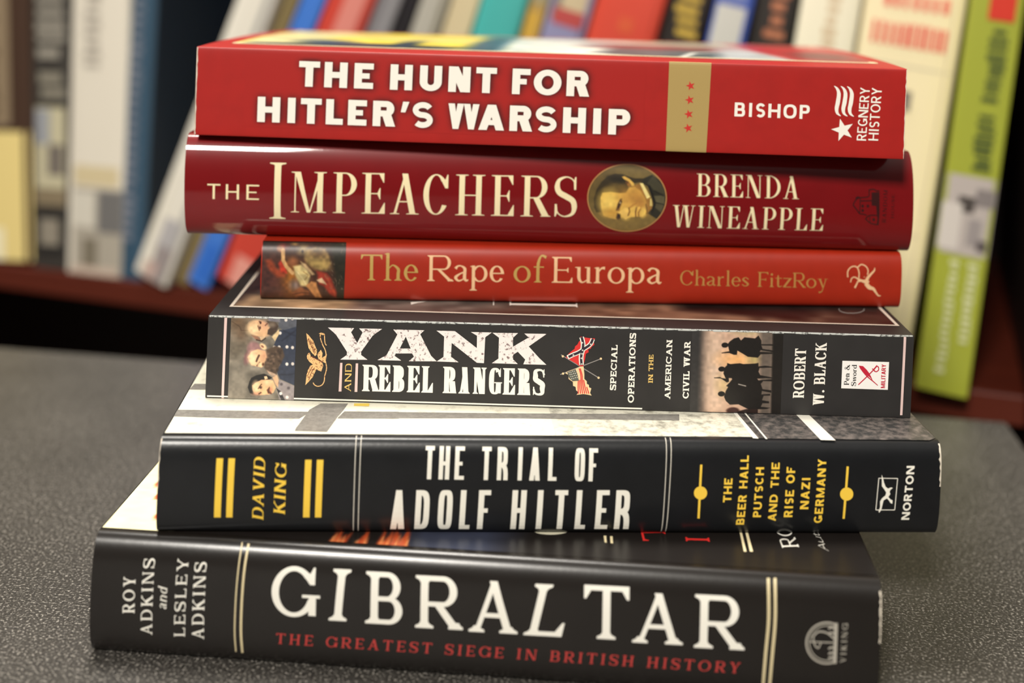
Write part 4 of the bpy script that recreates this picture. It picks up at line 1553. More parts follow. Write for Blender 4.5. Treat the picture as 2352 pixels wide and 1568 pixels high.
addf([Z((640, 195), (700, 210), (850, 230), (930, 230), (905, 300), (915, 360), (860, 400), (840, 440), (795, 450), (800, 510), (745, 540), (730, 640), (710, 720), (690, 790), (620, 790), (560, 740), (420, 660), (345, 610), (380, 560), (420, 520), (480, 470),
        (520, 440), (530, 390), (580, 350), (610, 290), (640, 270))], 0)
fl2, fm2 = [], []
for pts, w in (([(660, 205), (690, 330), (680, 460), (650, 600), (660, 760)], 10.5), ([(885, 240), (830, 350), (720, 430), (600, 510), (480, 560), (380, 610)], 10.0)):
    for q in pstroke(Z(*pts), w, 5):
        fl2.append(yank.H(q)); fm2.append(0)
for pts, w in (([(660, 205), (690, 330), (680, 460), (650, 600), (660, 760)], 5.6), ([(885, 240), (830, 350), (720, 430), (600, 510), (480, 560), (400, 600)], 5.6)):
    for q in pstroke(Z(*pts), w, 5):
        fl2.append(yank.H(q)); fm2.append(1)
for x, y in ((675, 315), (680, 465), (668, 535), (655, 625), (662, 740), (840, 345), (495, 560)):
    fl2.append(yank.H(star(*Z((x, y))[0], 2.6, 20))); fm2.append(0)
addf([Z((540, 840), (620, 800), (700, 790), (715, 950), (715, 1040), (765, 1090), (765, 1140), (805, 1160), (810, 1210), (855, 1230), (830, 1320), (860, 1375), (800, 1360), (740, 1350), (690, 1345), (560, 1360), (600, 1310), (550, 1270), (540, 1200),
        (490, 1180), (485, 1100), (440, 1070), (400, 1040), (400, 960), (335, 930), (380, 890))], 1)
for k in range(6):
    x = 596 + 24 * k
    top = (x - 40 + 22, 815) if k < 5 else (700, 1000)
    pts = [(596 + 22 * k - 30, 830), (596 + 26 * k - 5, 960), (596 + 26 * k, 1060), (590 + 34 * k, 1200), (596 + 42 * k, 1335)]
    if k < 2:
        pts = pts[2:]
    if k > 3:
        pts = pts[2 if k == 4 else 3:]
    for q in pstroke(Z(*pts), 2.3, 4):
        fl2.append(yank.H(q)); fm2.append(2)
fl2.append(yank.H(Z((370, 900), (540, 845), (575, 940), (605, 1075), (480, 1085), (410, 1020)))); fm2.append(3)
for i in range(5):
    for j in range(4):
        fl2.append(yank.H(star(*Z((410 + 36 * i + 18 * j, 905 - 10 * i + 42 * j + 8 * (i % 2)))[0], 1.5, 10))); fm2.append(0)
for pts in (((250, 560), (1010, 1025)), ((235, 955), (1060, 635))):
    for q in pstroke(Z(*pts), 2.0, 3):
        fl.append(yank.H(q)); fm.append(2)
for p in ((285, 590), (290, 935), (1045, 637), (1000, 1018)):
    fl.append(yank.H(disc(*Z(p)[0], 2.6))); fm.append(1)
_perm = [i for i in range(len(fl)) if fm[i] == 2] + [i for i in range(len(fl)) if fm[i] != 2]
yank.put('crossed_flags', [fl[i] for i in _perm if fm[i] == 2], [pole], 1)
yank.put('crossed_flags', [fl[i] for i in _perm if fm[i] != 2], [red_flag, straw], 2, fmat=[fm[i] for i in _perm if fm[i] != 2])
w_i = [i for i in range(len(fl2)) if fm2[i] == 0 and i < 60]
yank.put('flag_stripes', [fl2[i] for i in range(len(fl2)) if fm2[i] in (2, 3)] + [fl2[i] for i in w_i if len(fl2[i]) == 4], [white, navy, red_flag, mat('flag_slate', (92, 94, 84), .45)], 3,
         fmat=[fm2[i] for i in range(len(fl2)) if fm2[i] in (2, 3)] + [0 for i in w_i if len(fl2[i]) == 4])
yank.put('flag_stripes', [fl2[i] for i in range(len(fl2)) if fm2[i] == 1], navy, 4)
yank.put('flag_stars', [fl2[i] for i in range(len(fl2)) if len(fl2[i]) == 10], white, 5)
sb = []
for t, a, b, c in (('SPECIAL', (1414.5, 896), (1418.6, 791.8), (1400.8, 895.4)), ('OPERATIONS', (1455.7, 924.5), (1461, 764.5), (1441.5, 924.3)),
                   ('AMERICAN', (1539.3, 916), (1544.4, 780), (1526.2, 916)), ('CIVIL WAR', (1581.7, 914.8), (1586, 784.5), (1567.6, 914.8))):
    sb += yank.text(t, SLAB, a, b, c, tr=.06)
yank.put('subtitle_lettering', sb, white, 1)
yank.put('author_lettering', yank.text('ROBERT', SLAB_NARROW, (1846, 913.8), (1851.8, 800), (1820.7, 913.8), tr=.08) + yank.text('W. BLACK', SLAB_NARROW, (1892, 930), (1899, 787), (1866.6, 930), tr=.08), white, 1)
yank.put('publisher_emblem', [yank.H([(1934.8, 828), (2042, 831), (2039, 894.8), (1932, 891.2)])], mat('white_panel', (248, 244, 238), .45), 1)
Z = zm(1780, 770, .1403)
ps = yank.text('Pen &', BOOK_BOLD, (1949.8, 883.6), (1951.6, 838), (1938, 883.4), tr=.08) + yank.text('Sword', BOOK_BOLD, (1965.5, 885.7), (1967.8, 837), (1954.7, 885.5), tr=.06)
yank.put('publisher_lettering', ps, mat('black_ink', (20, 18, 18), .5), 2)
crim = mat('crimson_ink', (196, 34, 58), .45)
qs = yank.text('MILITARY', Face(.2, .16), (2032.5, 890.4), (2034.7, 836), (2022.7, 890.4), tr=.08)
for pts, w in (([(1680, 815), (1600, 745), (1510, 670), (1430, 575), (1380, 495)], [1.4, 2.2, 2.6, 3.0, 2.0]), ([(1362, 805), (1510, 665), (1612, 560)], [2.0, 2.4, 2.4]), ([(1590, 540), (1640, 590)], 2.4),
               ([(1612, 560), (1670, 490)], 3.0), ([(1625, 580), (1660, 590), (1695, 560), (1690, 515), (1665, 500)], 2.2)):
    qs += yank.HH(pstroke(Z(*pts), w, 5))
qs += yank.HH([Z((1372, 492), (1440, 500), (1500, 560), (1545, 620), (1580, 690), (1600, 745), (1560, 690), (1515, 655), (1440, 600), (1390, 540))])
yank.put('publisher_emblem', qs, crim, 2)


def yank_art(X, Y):
    P = Paint(X, Y, (48, 36, 32))
    P.poly([(0, 0), (22, 0), (18, 8), (2, 12)], (176, 142, 108), 1.5)
    P.poly([(17, 0), (30, 0), (46, 6), (30, 20), (20, 12)], (112, 100, 92), 2)
    P.poly([(2, 12), (9, 12), (8, 20), (4, 22)], (84, 78, 66), 1)
    P.ell(68, 5, 20, 9, (134, 102, 80), .6)
    P.poly([(61, 0), (80, 0), (78, 14), (60, 12)], (126, 96, 76), 3)
    P.poly([(68, 8), (86, 2), (94, 22), (66, 30)], (34, 26, 24), 2)
    return P.noise(.3, 2.2, 6).C


yu0, yw0 = yank.hit_top(528, 703)
yu1, yw1 = yank.hit_top(2068, 751)
yf = (yw0 + yw1) / 2
cover_picture(yank, 'cover_picture', yu0, yu1, yf, yank.D - yf, 200, 60, yank_art, pr_cover)
yank.put('cover_rule', frame(yu0, yu1, yf, yank.D - yf, .0011), mat('rule_white', (236, 222, 204), .4), 2, 'top')
Z = zm(740, 680, .2891)
for q in yank.HH([Z((1488, 52), (1500, 52), (1500, 60), (2018, 70), (2014, 62), (2024, 62), (2030, 94), (2012, 84), (1502, 72), (1490, 78)),
                                     Z((1358, 46), (1366, 46), (1365, 76), (1357, 74)), Z((704, 50), (830, 45), (760, 56), (706, 70))], 'top'):
    yank.put('cover_lettering', [q], white, 2, 'top')
rg = [(1250 + .37 * (1908 + 78 * math.cos(a)), 530 + .37 * (490 + 24 * math.sin(a))) for a in np.linspace(-.2, math.pi + .2, 24)]
yank.put('cover_ring', yank.HH(pstroke(rg, 1.6, 1), 'top'), mat('grey_rule', (150, 146, 140), .4), 2, 'top')

# ---- black hardback with yellow bars
yel = mat('yellow_ink', (246, 204, 72), .45)
tw = mat('warm_white_ink', (240, 236, 222), .45)
hz = lambda x: 880 + .2551 * x
trial.put('title_lettering',
          trial.text('THE TRIAL OF', GOTHIC, (974, 1100), (1371, 1104.8), (977.5, 1023.5), [(hz(a), hz(b)) for a, b in
                     ((370, 452), (495, 590), (637, 722), (878, 962), (1018, 1115), (1200, 1248), (1310, 1405), (1478, 1555), (1718, 1808), (1845, 1925))]) +
          trial.text('ADOLF HITLER', GOTHIC, (896.6, 1214), (1443.8, 1213.8), (901.5, 1125), [(hz(a), hz(b)) for a, b in
                     ((65, 190), (280, 405), (483, 610), (678, 772), (840, 948), (1140, 1268), (1364, 1422), (1525, 1640), (1718, 1812), (1900, 2015), (2075, 2210))]), tw, 1)
lines = []
for (x0, y0), (x1, y1), w in (((819.5, 994), (811.8, 1216.5), 2.0), ((831, 994), (822.9, 1216.5), 2.0), ((1527, 1003), (1519.6, 1215), 2.0), ((1538, 1003), (1529.4, 1215), 2.0)):
    (ua, _), (ub, _) = trial.hit(x0, y0), trial.hit(x1, y1)
    t = .00012
    lines.append([(ua - t, trial.T - 1e-5), (ua + t, trial.T - 1e-5), (ub + t, .0003), (ub - t, .0003)])
for q in lines:
    trial.put('white_rule', [q], mat('thin_white_ink', (214, 208, 194), .45), 1)
for q in trial.HH([[(497.5, 1052), (512.8, 1052), (507, 1187.6), (491.6, 1187.6)], [(525, 1052), (540, 1052), (534, 1187.6), (519.4, 1187.6)],
                                   [(701, 1055.4), (715.8, 1055.4), (711, 1187.6), (696, 1187.6)], [(728, 1055.4), (743, 1055.4), (738, 1187.6), (723.4, 1187.6)]]):
    trial.put('yellow_bar', [q], yel, 1)
trial.put('author_lettering', trial.text('DAVID', ITALIC_BOLD, (604.9, 1194), (609.5, 1052), (579.4, 1189), tr=.1) + trial.text('KING', ITALIC_BOLD, (654.4, 1181), (658.5, 1066), (628.5, 1176.7), tr=.1), yel, 1)
trial.put('yellow_pin', trial.HH(pstroke([(1610.6, 1066.6), (1607.5, 1128), (1604.3, 1189.9)], 5.2, 3) + [disc(1608.9, 1131.5, 15.2)]), yel, 1)
trial.put('yellow_pin', trial.HH(pstroke([(1947, 1070.8), (1942.5, 1131), (1937.5, 1190.7)], 5.2, 3) + [disc(1944.5, 1134, 15.2)]), yel, 1)
sb = []
for t, a, b, c in (('THE', (1679.2, 1153), (1682.6, 1098), (1660.3, 1153)), ('BEER HALL', (1708.4, 1204), (1719.8, 1045.6), (1689.7, 1204)), ('PUTSCH', (1747.5, 1187), (1755, 1072.5), (1728.8, 1187)),
                   ('AND THE', (1781.5, 1195.8), (1790.9, 1062), (1763, 1195.8)), ('RISE OF', (1819.5, 1187), (1826.6, 1071.7), (1799.7, 1187)), ('NAZI', (1856.4, 1168.6), (1861.5, 1096), (1837, 1168.6)),
                   ('GERMANY', (1887, 1200), (1897.7, 1053.8), (1868, 1200))):
    sb += trial.text(t, FUTURA, a, b, c, tr=.16)
trial.put('subtitle_lettering', sb, yel, 1)
Z = zm(1820, 1030, .3432)
nb = Z((578, 197), (704, 199), (684, 409), (558, 409), (578, 197))
nq = []
for p, q in zip(nb[:-1], nb[1:]):
    nq += pstroke([p, q], 1.7, 2)
nq += [Z((597, 175), (606, 195), (612, 225), (624, 255), (640, 266), (660, 258), (672, 262), (655, 275), (650, 290), (655, 302), (642, 322), (655, 338), (670, 345), (668, 368), (655, 362), (645, 345), (632, 332), (610, 345), (603, 372), (594, 410), (580, 428),
         (576, 418), (586, 390), (586, 352), (600, 330), (622, 312), (627, 292), (612, 268), (598, 250), (598, 215))]
trial.put('publisher_emblem', trial.HH(nq), tw, 1)
trial.put('publisher_lettering', trial.text('NORTON', FUTURA, (2087.7, 1193), (2100.7, 1069.5), (2069.5, 1193), tr=.14), tw, 1)
# its front cover: cream with grey bars, dark mottled end
tt = trial.L
cr = mat_specks('cream_cover_ink', (238, 234, 214), (198, 192, 174), 220, .55, .75, .4)
gr = mat_specks('grey_cover_ink', (118, 114, 108), (146, 142, 134), 700, .35, .7, .4)
dk = mat_specks('dark_mottled_cover_ink', (58, 57, 56), (128, 118, 112), 420, .42, .72, .4)
mo = mat_specks('mottled_cream_ink', (226, 222, 204), (150, 146, 132), 300, .45, .68, .4)
w0 = .0004
ud = trial.hit_top(1712, 1003)[0]
uw = trial.hit_top(1275, 1000)[0]
trial.put('cover_picture', [rect(0.0004, w0, uw, trial.D - .001), rect(uw, w0, ud + .03, trial.D - .001), rect(ud + .03, w0, tt - .0004, trial.D - .001)], [cr, mo, dk], 1, 'top', fmat=[0, 1, 2])
Z = zm(350, 860, .2358)
Z6 = zm(1180, 900, .4261)
tg = [Z((205, 345), (900, 356), (1540, 366), (1430, 432), (800, 428), (170, 410)), Z((410, 92), (900, 100), (900, 155), (360, 148)),
      Z((1640, 285), (1905, 285), (1860, 350), (1800, 420), (1700, 562), (1385, 552), (1400, 520), (1440, 470), (1530, 345)),
      Z((1870, 362), (2400, 366), (2400, 432), (1800, 430)) , [(914, 947), (1180, 950), (1560, 952), (1560, 966), (1180, 961), (914, 961)]]
td = [Z6((1195, 105), (1260, 105), (1820, 60), (2140, 130), (2290, 250), (2240, 262), (1310, 252), (1240, 170))]
tl = [Z6((1180, 110), (1200, 112), (1320, 254), (1290, 252)), Z6((1238, 112), (1247, 112), (1368, 256), (1358, 256)), Z6((1515, 118), (1585, 120), (1735, 264), (1655, 262))]
trial.put('cover_picture', trial.HH(tg + td + [Z((1965, 285), (2115, 285), (2110, 312), (1962, 308))], 'top'), [gr, dk, mat('yellow_cover_ink', (236, 204, 80), .4)], 2, 'top', fmat=[0] * len(tg) + [1] + [2])
trial.put('cover_picture', trial.HH(tl, 'top'), mat('cover_white', (240, 236, 222), .4), 3, 'top')

# ---- bottom: dark hardback with the big white title
gz = lambda x: x
gibw = mat('soft_white_ink', (238, 234, 222), .4)
gx = [(620, 722), (742, 810), (836, 921), (951, 1053), (1074, 1186), (1200, 1314), (1338, 1442), (1450, 1566), (1592, 1700)]
gy = [(1413, 1296), (1423, 1304), (1430, 1310), (1440, 1319), (1449, 1330), (1457, 1339), (1464, 1341), (1474, 1358), (1486, 1363)]
gl = [4, 12, 3, 2, 2, 28, 2, 3, 3]
gt = []
for ch, (x0, x1), (yb, yt), le in zip('GIBRALTAR', gx, gy, gl):
    sl = .055 * (x1 - x0)
    F_ = CASLON
    xw = x1 - x0 - (10 if ch == 'L' else 0)
    gt += gib.text(ch, F_, (x0, yb), (x0 + xw, yb + .055 * xw), (x0 + le, yt + 1), [(x0 + (le / 2), x0 + xw + le / 2 - (le * .6 if ch in 'IL' else 0))])
gib.put('title_lettering', gt, gibw, 1)
gib.put('subtitle_lettering', gib.text('THE GREATEST SIEGE IN BRITISH HISTORY', CASLON_SMALL, (633, 1477), (1698, 1545.5), (635, 1453.5), tr=.3), mat('brick_red_ink', (188, 62, 58), .45), 1)
Z = zm(200, 1180, .2475)
gl_ = []
for pts, w in ((Z((1440, 265), (1408, 480), (1382, 760), (1370, 1080), (1382, 1275)), 3.0), (Z((1500, 275), (1462, 500), (1438, 780), (1428, 1080), (1442, 1285)), 5.0),
               ([(1764.6, 1327), (1765.5, 1420), (1758.5, 1500), (1752, 1580)], 6.5), ([(1780, 1327), (1780.5, 1420), (1774, 1500), (1767, 1580)], 6.5)):
    gib.put('cream_rule', gib.HH(pstroke(pts, w, 6)), mat('dull_cream_ink', (216, 200, 158), .4), 1)
au = []
for t, a, b, c in (('ROY', (308.9, 1407.7), (311.9, 1323.6), (281.7, 1407.7)), ('ADKINS', (349.7, 1457), (357, 1281.5), (323.8, 1457)), ('LESLEY', (425, 1461), (434, 1281.5), (400, 1461)), ('ADKINS', (468.5, 1467), (475.5, 1290), (441.3, 1467))):
    au += gib.text(t, CASLON_SMALL, a, b, c, tr=.22)
au += gib.text('and', Face(.16, .07, sl=.05, st=.04, br=.03, xh=.72), (382, 1399), (384.4, 1349.5), (362, 1393), tr=.14)
gib.put('author_lettering', au, gibw, 1)
ship = []
for a0, r, w in ((0, 47, 4.0), (0, 40, 2.2)):
    pts = [(1899 + r * math.cos(math.radians(t)), 1476 + r * math.sin(math.radians(t))) for t in np.linspace(62, 298, 20)]
    ship += pstroke(pts, w, 2)
ship += [[(1916, 1430), (1924, 1430), (1921, 1523), (1913, 1523)]]
ship += pstroke([(1867, 1462), (1880, 1450), (1900, 1453), (1915, 1466)], 3.5, 4) + pstroke([(1867, 1462), (1872, 1482), (1880, 1488)], 3.0, 4) + pstroke([(1860, 1473), (1914, 1475)], 2.6, 3) + pstroke([(1880, 1488), (1886, 1474)], 2.5, 3)
for y in (1440, 1452, 1486, 1498, 1508):
    ship += pstroke([(1903, y + 4), (1908, y), (1916, y + 2)], 4.0, 3)
gib.put('publisher_emblem', gib.HH(ship), mat('grey_logo_ink', (170, 164, 152), .45), 1)
gib.put('publisher_lettering', gib.text('VIKING', BOOK_BOLD, (1941.8, 1520.8), (1947.7, 1431.5), (1929, 1520.8), tr=.35), mat('grey_logo_ink', (170, 164, 152), .45), 1)


def gib_art(X, Y):
    P = Paint(X, Y, (29, 25, 23))
    gib_u = lambda px: gib.hit_top(px, 1240)[0] / gib.L * 100
    a, b, c, d = gib_u(372), gib_u(420), gib_u(935), gib_u(1260)
    P.poly([(c - 1, -5), (d - 6, -5), (d, 105), (c - 1, 105)], (54, 58, 74), 3)
    P.poly([(-5, -5), (gib_u(364), -5), (gib_u(372), 105), (-5, 105)], (252, 242, 196), 1.2)
    r = random.Random(3)
    for k in range(26):
        px = 770 + r.uniform(0, 165) if k > 3 else 762 + 8 * k
        if 790 < px < 812 or 848 < px < 862:
            continue
        u, hgt = gib_u(px), r.uniform(5, 12)
        P.poly([(u - .55, -3), (u + .45, -3), (u + r.uniform(-.5, .8), hgt)], (188, 74, 38), .25)
        P.poly([(u - .25, -3), (u + .2, -3), (u + r.uniform(-.2, .3), hgt * .5)], (236, 168, 104), .2)
    for px, py in ((361, 1112), (360, 1141), (359, 1186)):
        u, w = gib.hit_top(px, py)
        P.ell(u / gib.L * 100, w / .10 * 100, .45, 2.2, (206, 92, 44), .4)
    return P.noise(.04, 1.5, 6).C


cover_picture(gib, 'cover_picture', .0004, gib.L - .0004, .0004, .10, 420, 70, gib_art, pr_cover)
gc = gib.HH([[(1386.5, 1231), (1392.5, 1231), (1393.5, 1247), (1388.5, 1246)], [(1401, 1232), (1407, 1232), (1408, 1248.5), (1402.5, 1248)], [(1697, 1216), (1703, 1218), (1714.5, 1267.5), (1708.5, 1267)],
             [(1710, 1216), (1717, 1219), (1729.5, 1267.5), (1722.5, 1267)]], 'top')
for q in gc:
    gib.put('cover_rule', [q], cream, 2, 'top')
gt_ = gib.text('T', CASLON, (1533, 1241.5), (1522, 1203), (1477, 1242.5), on='top')
gib.put('cover_lettering', gib.text('I', CASLON, (1632, 1251.5), (1627, 1229), (1577, 1250), on='top'), mat('bright_red_ink', (222, 48, 44), .4), 2, 'top')
gib.put('cover_lettering', gt_, mat('bright_red_ink', (222, 48, 44), .4), 2, 'top')
gib.put('cover_lettering', gib.text('RO', CASLON_SMALL, (1835.5, 1257), (1814, 1206), (1797, 1258.5), on='top'), gibw, 2, 'top')
gib.put('cover_lettering', gib.text('Auth', Face(.13, .06, sl=.05, st=.04, br=.03), (1903, 1266), (1873, 1212), (1884, 1262), on='top', tr=.06), gibw, 2, 'top')
mn = [(1180 + .4261 * (200 + 96 * math.cos(a)), 900 + .4261 * (747 + 24 * math.sin(a))) for a in np.linspace(0, 2 * math.pi, 30)]
gib.put('cover_moon', [gib.H(mn, 'top')], mat('moon_ink', (222, 216, 190), .4), 2, 'top')

# ------------------------------------------------------------------ the row of books on the shelf
SMi = (Matrix.Translation(SH_O) @ Matrix.Rotation(SH_YAW, 4, 'Z')).inverted()


def on_shelf(px, py, back=0.0):
    """photo point -> (along, up) on the plane of the spines, `back` behind the board's front edge."""
    o = SMi @ CAM
    d = SMi.to_3x3() @ ray(px, py)
    p = o + d * ((back - o.y) / d.y)
    return p.x, p.z


ROW = 'books standing on the shelf'
page_m = mat('page_edges_far', (216, 204, 178), .8, .2)
SPANS = []


def shelf_book(kind, label, xl0, xl6, xr0, H, D, back, rgb, prints, side=None, rough=.4):
    """xl0/xl6: photo x of the left spine edge at rows 0 and 600; xr0: right edge at row 0."""
    s0, z0 = on_shelf(xl0, 0, back)
    s6, z6 = on_shelf(xl6, 600, back)
    s1, z1 = on_shelf(xr0, 0, back)
    lean = math.atan2(s0 - s6, z0 - z6)
    c, q = math.cos(lean), math.sin(lean)
    T = (s1 - s0) * c - (z1 - z0) * q
    sl = s6 - z6 * math.tan(lean)                      # left edge carried down to the board
    foot = sl + T / c                                  # lower right corner, on which the book rests
    if lean < 0:
        foot = sl
    M = Matrix.Translation(SH_O + SH_DIR * foot + SH_IN * back + Vector((0, 0, .0003))) @ Matrix.Rotation(SH_YAW, 4, 'Z') @ Matrix.Rotation(lean, 4, 'Y')
    r = bpy.data.objects.new(kind, None)
    COL.objects.link(r)
    r.empty_display_size = .03
    r.matrix_world = M
    tag(r, label, 'book', ROW)
    x0, x1 = (-T, 0.0) if lean >= 0 else (0.0, T)
    g = .0003
    x0 += g
    x1 -= g
    b = min(.003, T * .12) if kind == 'hardcover_book' else .0006
    th = .0024 if kind == 'hardcover_book' else .0005
    ov = .003 if kind == 'hardcover_book' else .0004
    m = mat('far_%d_%d_%d' % rgb, rgb, rough)
    # cover: U-shaped section with a gently rounded spine
    k = 10
    f = lambda x: -b * max(1 - abs(2 * (x - x0) / (x1 - x0) - 1) ** 3, 0) ** (1 / 3)
    xs = [x0 + (x1 - x0) * (.5 - .5 * math.cos(math.pi * i / k)) for i in range(k + 1)]
    out = [(x0, D)] + [(x, f(x)) for x in xs] + [(x1, D)]
    inn = [(x0 + th, D)] + [(min(max(x, x0 + th), x1 - th), th + f(x) * .8) for x in xs] + [(x1 - th, D)]
    n = len(out)
    V = [(x, y, zz) for zz in (0.0, H) for x, y in out] + [(x, y, zz) for zz in (0.0, H) for x, y in inn]
    F = []
    for i in range(n - 1):
        F += [(i, i + 1, n + i + 1, n + i), (2 * n + i, 3 * n + i, 3 * n + i + 1, 2 * n + i + 1), (i, 2 * n + i, 2 * n + i + 1, i + 1), (n + i, n + i + 1, 3 * n + i + 1, 3 * n + i)]
    F += [(0, n, 3 * n, 2 * n), (n - 1, 3 * n - 1, 4 * n - 1, 2 * n - 1)]
    mats, fm = [m], None
    if side:
        mats.append(mat('far_%d_%d_%d' % side, side, rough))
        fm = [0] * len(F)
        fm[4 * (n - 2)] = 1
    mesh_obj('cover', V, F, mats, r, fm)
    box_mesh('page_block', x0 + th + .0002, x1 - th - .0002, th + .0005, D - ov, ov, H - ov, page_m, r)
    Mi = M.inverted()
    co = Mi @ CAM
    R3 = Mi.to_3x3()

    def row(py):
        zz = .1
        for _ in range(8):
            p = M @ Vector(((x0 + x1) / 2, 0, zz))
            # image row of p
            v = p - CAM
            X, Y, Zf = v.dot(RT0), v.dot(UP0), v.dot(FW)
            yy = CY + _s * X / Zf * FPX - _c * Y / Zf * FPX
            zz += (yy - py) * Zf / FPX
        return zz
    items = {}
    allp = [(name, q) for name, pr in prints for q in pr]
    for li, (name, q) in enumerate(allp):
        V, F, mm, fm = [], [], [], []
        for (a0, a1, ya, yb, col, ms) in [q]:
            za, zb = (min(max(row(yy), .0005), H - .0005) for yy in (ya, yb))
            if col not in mm:
                mm.append(col)
            pieces = [(a0, a1, za, zb)]
            if ms:                                     # illegible far-off lettering: short strokes
                cnt, way = ms
                rr = random.Random(int(a0 * 100 + ya))
                pieces = []
                for i in range(cnt):
                    t0, t1 = i / cnt, (i + .62 + rr.uniform(-.12, .12)) / cnt
                    if way == 'down':
                        pieces.append((a0 + (a1 - a0) * rr.uniform(0, .25), a1 - (a1 - a0) * rr.uniform(0, .2), za + (zb - za) * t0, za + (zb - za) * t1))
                    else:
                        pieces.append((a0 + (a1 - a0) * t0, a0 + (a1 - a0) * t1, za + (zb - za) * rr.uniform(0, .1), zb))
            for (p0, p1, zc, zd) in pieces:
                st = max(1, int(abs(p1 - p0) * 8))
                for i in range(st):
                    q0, q1 = p0 + (p1 - p0) * i / st, p0 + (p1 - p0) * (i + 1) / st
                    u0, u1 = x0 + (x1 - x0) * q0, x0 + (x1 - x0) * q1
                    o = len(V)
                    e = .00012 + .00008 * li
                    V += [(u0, f(u0) - e, zd), (u1, f(u1) - e, zd), (u1, f(u1) - e, zc), (u0, f(u0) - e, zc)]
                    F.append((o, o + 3, o + 2, o + 1))
                    fm.append(mm.index(col))
        mesh_obj(name, V, F, [mat('far_%d_%d_%d' % c_, c_, rough) for c_ in mm], r, fm)
    SPANS.append((label[:30], foot + x0 * c if lean >= 0 else foot, foot, s0, s1, lean))
    return r, M, (x0, x1)


HB, PBK = 'hardcover_book', 'paperback_book'
K = lambda a0, a1, ya, yb, col, ms=None: (a0, a1, ya, yb, col, ms)
shelf_book(HB, 'book with brown upper and pale yellow lower spine, leftmost on the shelf', -90, -78, 72, .236, .155, .004, (66, 46, 34),
           [('spine_panel', [K(0.02, .98, 300, 640, (226, 204, 134)), K(.0, .72, -60, 285, (136, 118, 94)), K(.1, .6, 520, 600, (236, 226, 190))]), ('spine_lettering', [K(.1, .6, -20, 270, (96, 78, 58), (11, 'down'))])])
shelf_book(HB, 'charcoal book with grey lettering and a cream middle, second from the left', 76, 78, 165, .232, .155, .004, (58, 54, 50),
           [('spine_panel', [K(0, 1, 245, 470, (190, 182, 152)), K(.0, .5, 250, 330, (150, 152, 156)), K(.45, .85, 330, 400, (112, 104, 96)), K(0.1, .9, 480, 585, (42, 40, 38)), K(.0, 1, 430, 470, (130, 116, 92))]),
            ('spine_lettering', [K(.12, .92, -40, 140, (150, 144, 132), (6, 'down')), K(.12, .92, 165, 235, (132, 126, 112), (2, 'down')), K(.25, .75, 500, 560, (140, 132, 118))])])
shelf_book(HB, 'wide creamy white book with patterned grey foot, left part of the shelf', 168, 156, 303, .238, .16, .003, (222, 214, 198),
           [('spine_panel', [K(0, 1, 380, 425, (206, 190, 152)), K(.0, .96, 430, 660, (168, 160, 146)), K(.1, .5, 440, 520, (206, 200, 186)), K(.55, .95, 435, 530, (110, 108, 106)), K(.3, .55, 545, 610, (120, 112, 96)), K(0, .9, 610, 660, (196, 176, 160))]),
            ('spine_lettering', [K(.22, .55, -20, 165, (176, 168, 156), (8, 'down'))])])
shelf_book(HB, 'upright slate blue book with navy cover, left of the leaning white book', 305, 273, 364, .24, .16, .003, (52, 78, 98),
           [('spine_lettering', [K(.05, .6, -30, 560, (118, 124, 136), (26, 'down'))])], (24, 38, 54))
b4 = bpy.data.objects
shelf_book(HB, 'leaning white book with grey edge, left of the olive and bright blue books', 545, 318, 639, .235, .15, -.004, (226, 220, 206),
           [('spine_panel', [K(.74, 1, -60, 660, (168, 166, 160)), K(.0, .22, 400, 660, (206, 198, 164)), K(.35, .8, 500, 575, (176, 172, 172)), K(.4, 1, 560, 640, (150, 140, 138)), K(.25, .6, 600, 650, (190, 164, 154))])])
shelf_book(PBK, 'narrow leaning olive brown book between the white and the bright blue books', 648, 415, 690, .225, .15, .002, (128, 112, 74), [])
shelf_book(HB, 'leaning bright blue book beside the narrow olive one', 692, 448, 752, .23, .15, .0, (66, 120, 206),
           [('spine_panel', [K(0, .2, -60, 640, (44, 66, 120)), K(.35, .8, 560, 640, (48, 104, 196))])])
shelf_book(HB, 'leaning red book with pinkish white lettering, right of the bright blue book', 754, 512, 866, .232, .155, .0, (196, 66, 52),
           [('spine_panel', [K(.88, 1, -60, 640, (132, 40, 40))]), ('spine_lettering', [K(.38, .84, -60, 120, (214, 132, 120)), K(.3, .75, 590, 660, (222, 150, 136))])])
shelf_book(HB, 'leaning mid grey book between the red and the narrow black books', 868, 636, 926, .23, .15, .003, (138, 136, 138), [('spine_panel', [K(0, .3, -60, 640, (112, 108, 112))])])
shelf_book(PBK, 'narrow leaning black book between two grey books', 928, 704, 966, .228, .15, .003, (32, 29, 32), [])
shelf_book(HB, 'leaning pale grey book left of the narrow tan book', 968, 760, 1036, .23, .15, .003, (172, 168, 156), [('spine_panel', [K(.75, 1, -60, 640, (124, 118, 98))])])
shelf_book(PBK, 'narrow leaning tan cream book left of the turquoise one', 1038, 848, 1104, .225, .15, .003, (206, 190, 152), [])
shelf_book(HB, 'leaning turquoise book in the middle of the shelf', 1106, 930, 1216, .232, .155, .0, (70, 172, 166), [])
shelf_book(PBK, 'narrow leaning book with golden yellow spine, right of the turquoise one', 1218, 1048, 1262, .228, .15, .003, (178, 146, 82), [('spine_panel', [K(.1, .8, 28, 120, (206, 164, 66)), K(0, 1, -60, 8, (160, 150, 116))])])
shelf_book(HB, 'leaning lavender blue book with a red and beige top, left of the tomato red book', 1264, 1098, 1368, .232, .155, .002, (140, 138, 172),
           [('spine_panel', [K(.0, .5, -60, 50, (126, 116, 110)), K(.3, 1, -60, 34, (196, 180, 146)), K(.18, .9, 22, 58, (178, 74, 72)), K(.88, 1, 40, 640, (70, 44, 50))])])
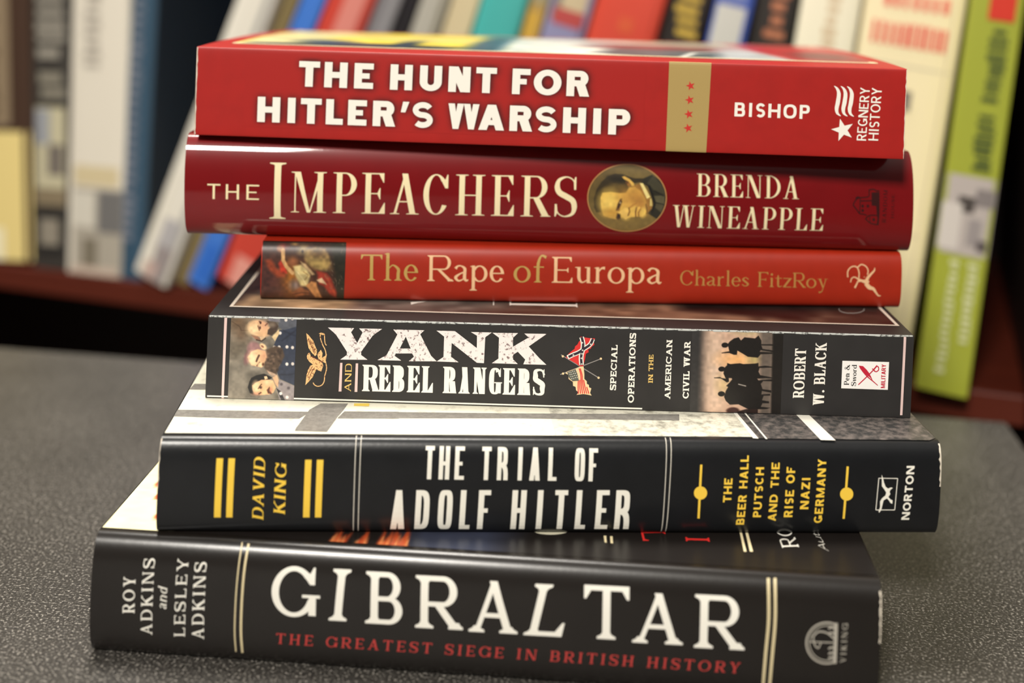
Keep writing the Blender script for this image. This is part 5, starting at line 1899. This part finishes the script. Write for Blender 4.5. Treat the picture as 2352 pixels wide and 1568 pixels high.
shelf_book(HB, 'wide leaning tomato red book with a faint orange disc, right of the lavender one', 1371, 1199, 1534, .236, .155, .0, (206, 72, 54),
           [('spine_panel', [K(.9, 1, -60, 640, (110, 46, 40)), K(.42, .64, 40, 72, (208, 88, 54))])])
shelf_book(HB, 'leaning black book with gold lettering, right of the tomato red one', 1536, 1374, 1640, .232, .155, .002, (38, 34, 32),
           [('spine_lettering', [K(.2, .88, -60, 90, (204, 172, 72), (6, 'down'))])])
shelf_book(HB, 'leaning blue book with a white lettered block, between two black books', 1642, 1502, 1736, .232, .155, .002, (68, 92, 172),
           [('spine_panel', [K(.1, .86, 14, 110, (198, 198, 190))]), ('spine_lettering', [K(.2, .8, -60, 6, (110, 124, 178))])])
shelf_book(HB, 'leaning black book with copper orange lettering, left of the cream books', 1738, 1624, 1838, .232, .155, .002, (40, 37, 34),
           [('spine_lettering', [K(.3, .82, -60, 100, (176, 112, 80), (5, 'down'))])])
shelf_book(HB, 'cream book with faint tan lettering, left of the cream one with red lettering', 1840, 1738, 1982, .236, .16, .0, (236, 230, 204),
           [('spine_lettering', [K(.42, .68, -60, 160, (206, 184, 150), (9, 'down'))])])
shelf_book(HB, 'wide cream book with two lines of red lettering, left of the green book', 1985, 1888, 2222, .242, .165, .0, (240, 226, 184),
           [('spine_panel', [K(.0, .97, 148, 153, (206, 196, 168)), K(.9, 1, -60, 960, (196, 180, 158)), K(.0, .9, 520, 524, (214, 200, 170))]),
            ('spine_lettering', [K(.2, .88, -14, 22, (226, 110, 94), (7, 'across')), K(.12, .9, 54, 108, (224, 96, 82), (10, 'across'))]), ('publisher_emblem', [K(.44, .62, 205, 250, (120, 112, 104)), K(.46, .6, 315, 355, (170, 158, 138))])])
shelf_book(PBK, 'lime green book with grey photo block and white lettering, rightmost on the shelf', 2229, 2143, 2356, .24, .15, -.016, (158, 164, 54),
           [('cover_photo', [K(.0, 1, 405, 585, (182, 172, 166)), K(.3, .62, 452, 488, (72, 66, 62)), K(.02, .4, 470, 575, (206, 198, 190)), K(.62, .98, 430, 470, (130, 122, 120)), K(.55, .8, 500, 560, (150, 142, 140)), K(.75, .95, 545, 570, (92, 84, 84))]),
            ('red_block', [K(.36, .86, -60, 46, (206, 52, 34))]),
            ('spine_lettering', [K(.42, .82, 66, 240, (66, 80, 38), (9, 'down')), K(.42, .82, 262, 395, (66, 80, 38), (8, 'down')), K(.3, .5, 598, 860, (208, 210, 160), (17, 'down')), K(.64, .86, 598, 785, (208, 210, 160), (12, 'down'))])])

# printed details that belong to a printed part hang under it
for host, subs in (('gold_band', ('star',)), ('portrait_medallion', ('medallion_rim',)), ('crossed_flags', ('flag_stripes', 'flag_stars'))):
    for r in (hunt.root, imp.root, yank.root):
        kids = list(r.children)
        hs = [k for k in kids if k.name.split('.')[0] == host]
        for k in kids:
            if hs and k.name.split('.')[0] in subs:
                k.parent = hs[-1]
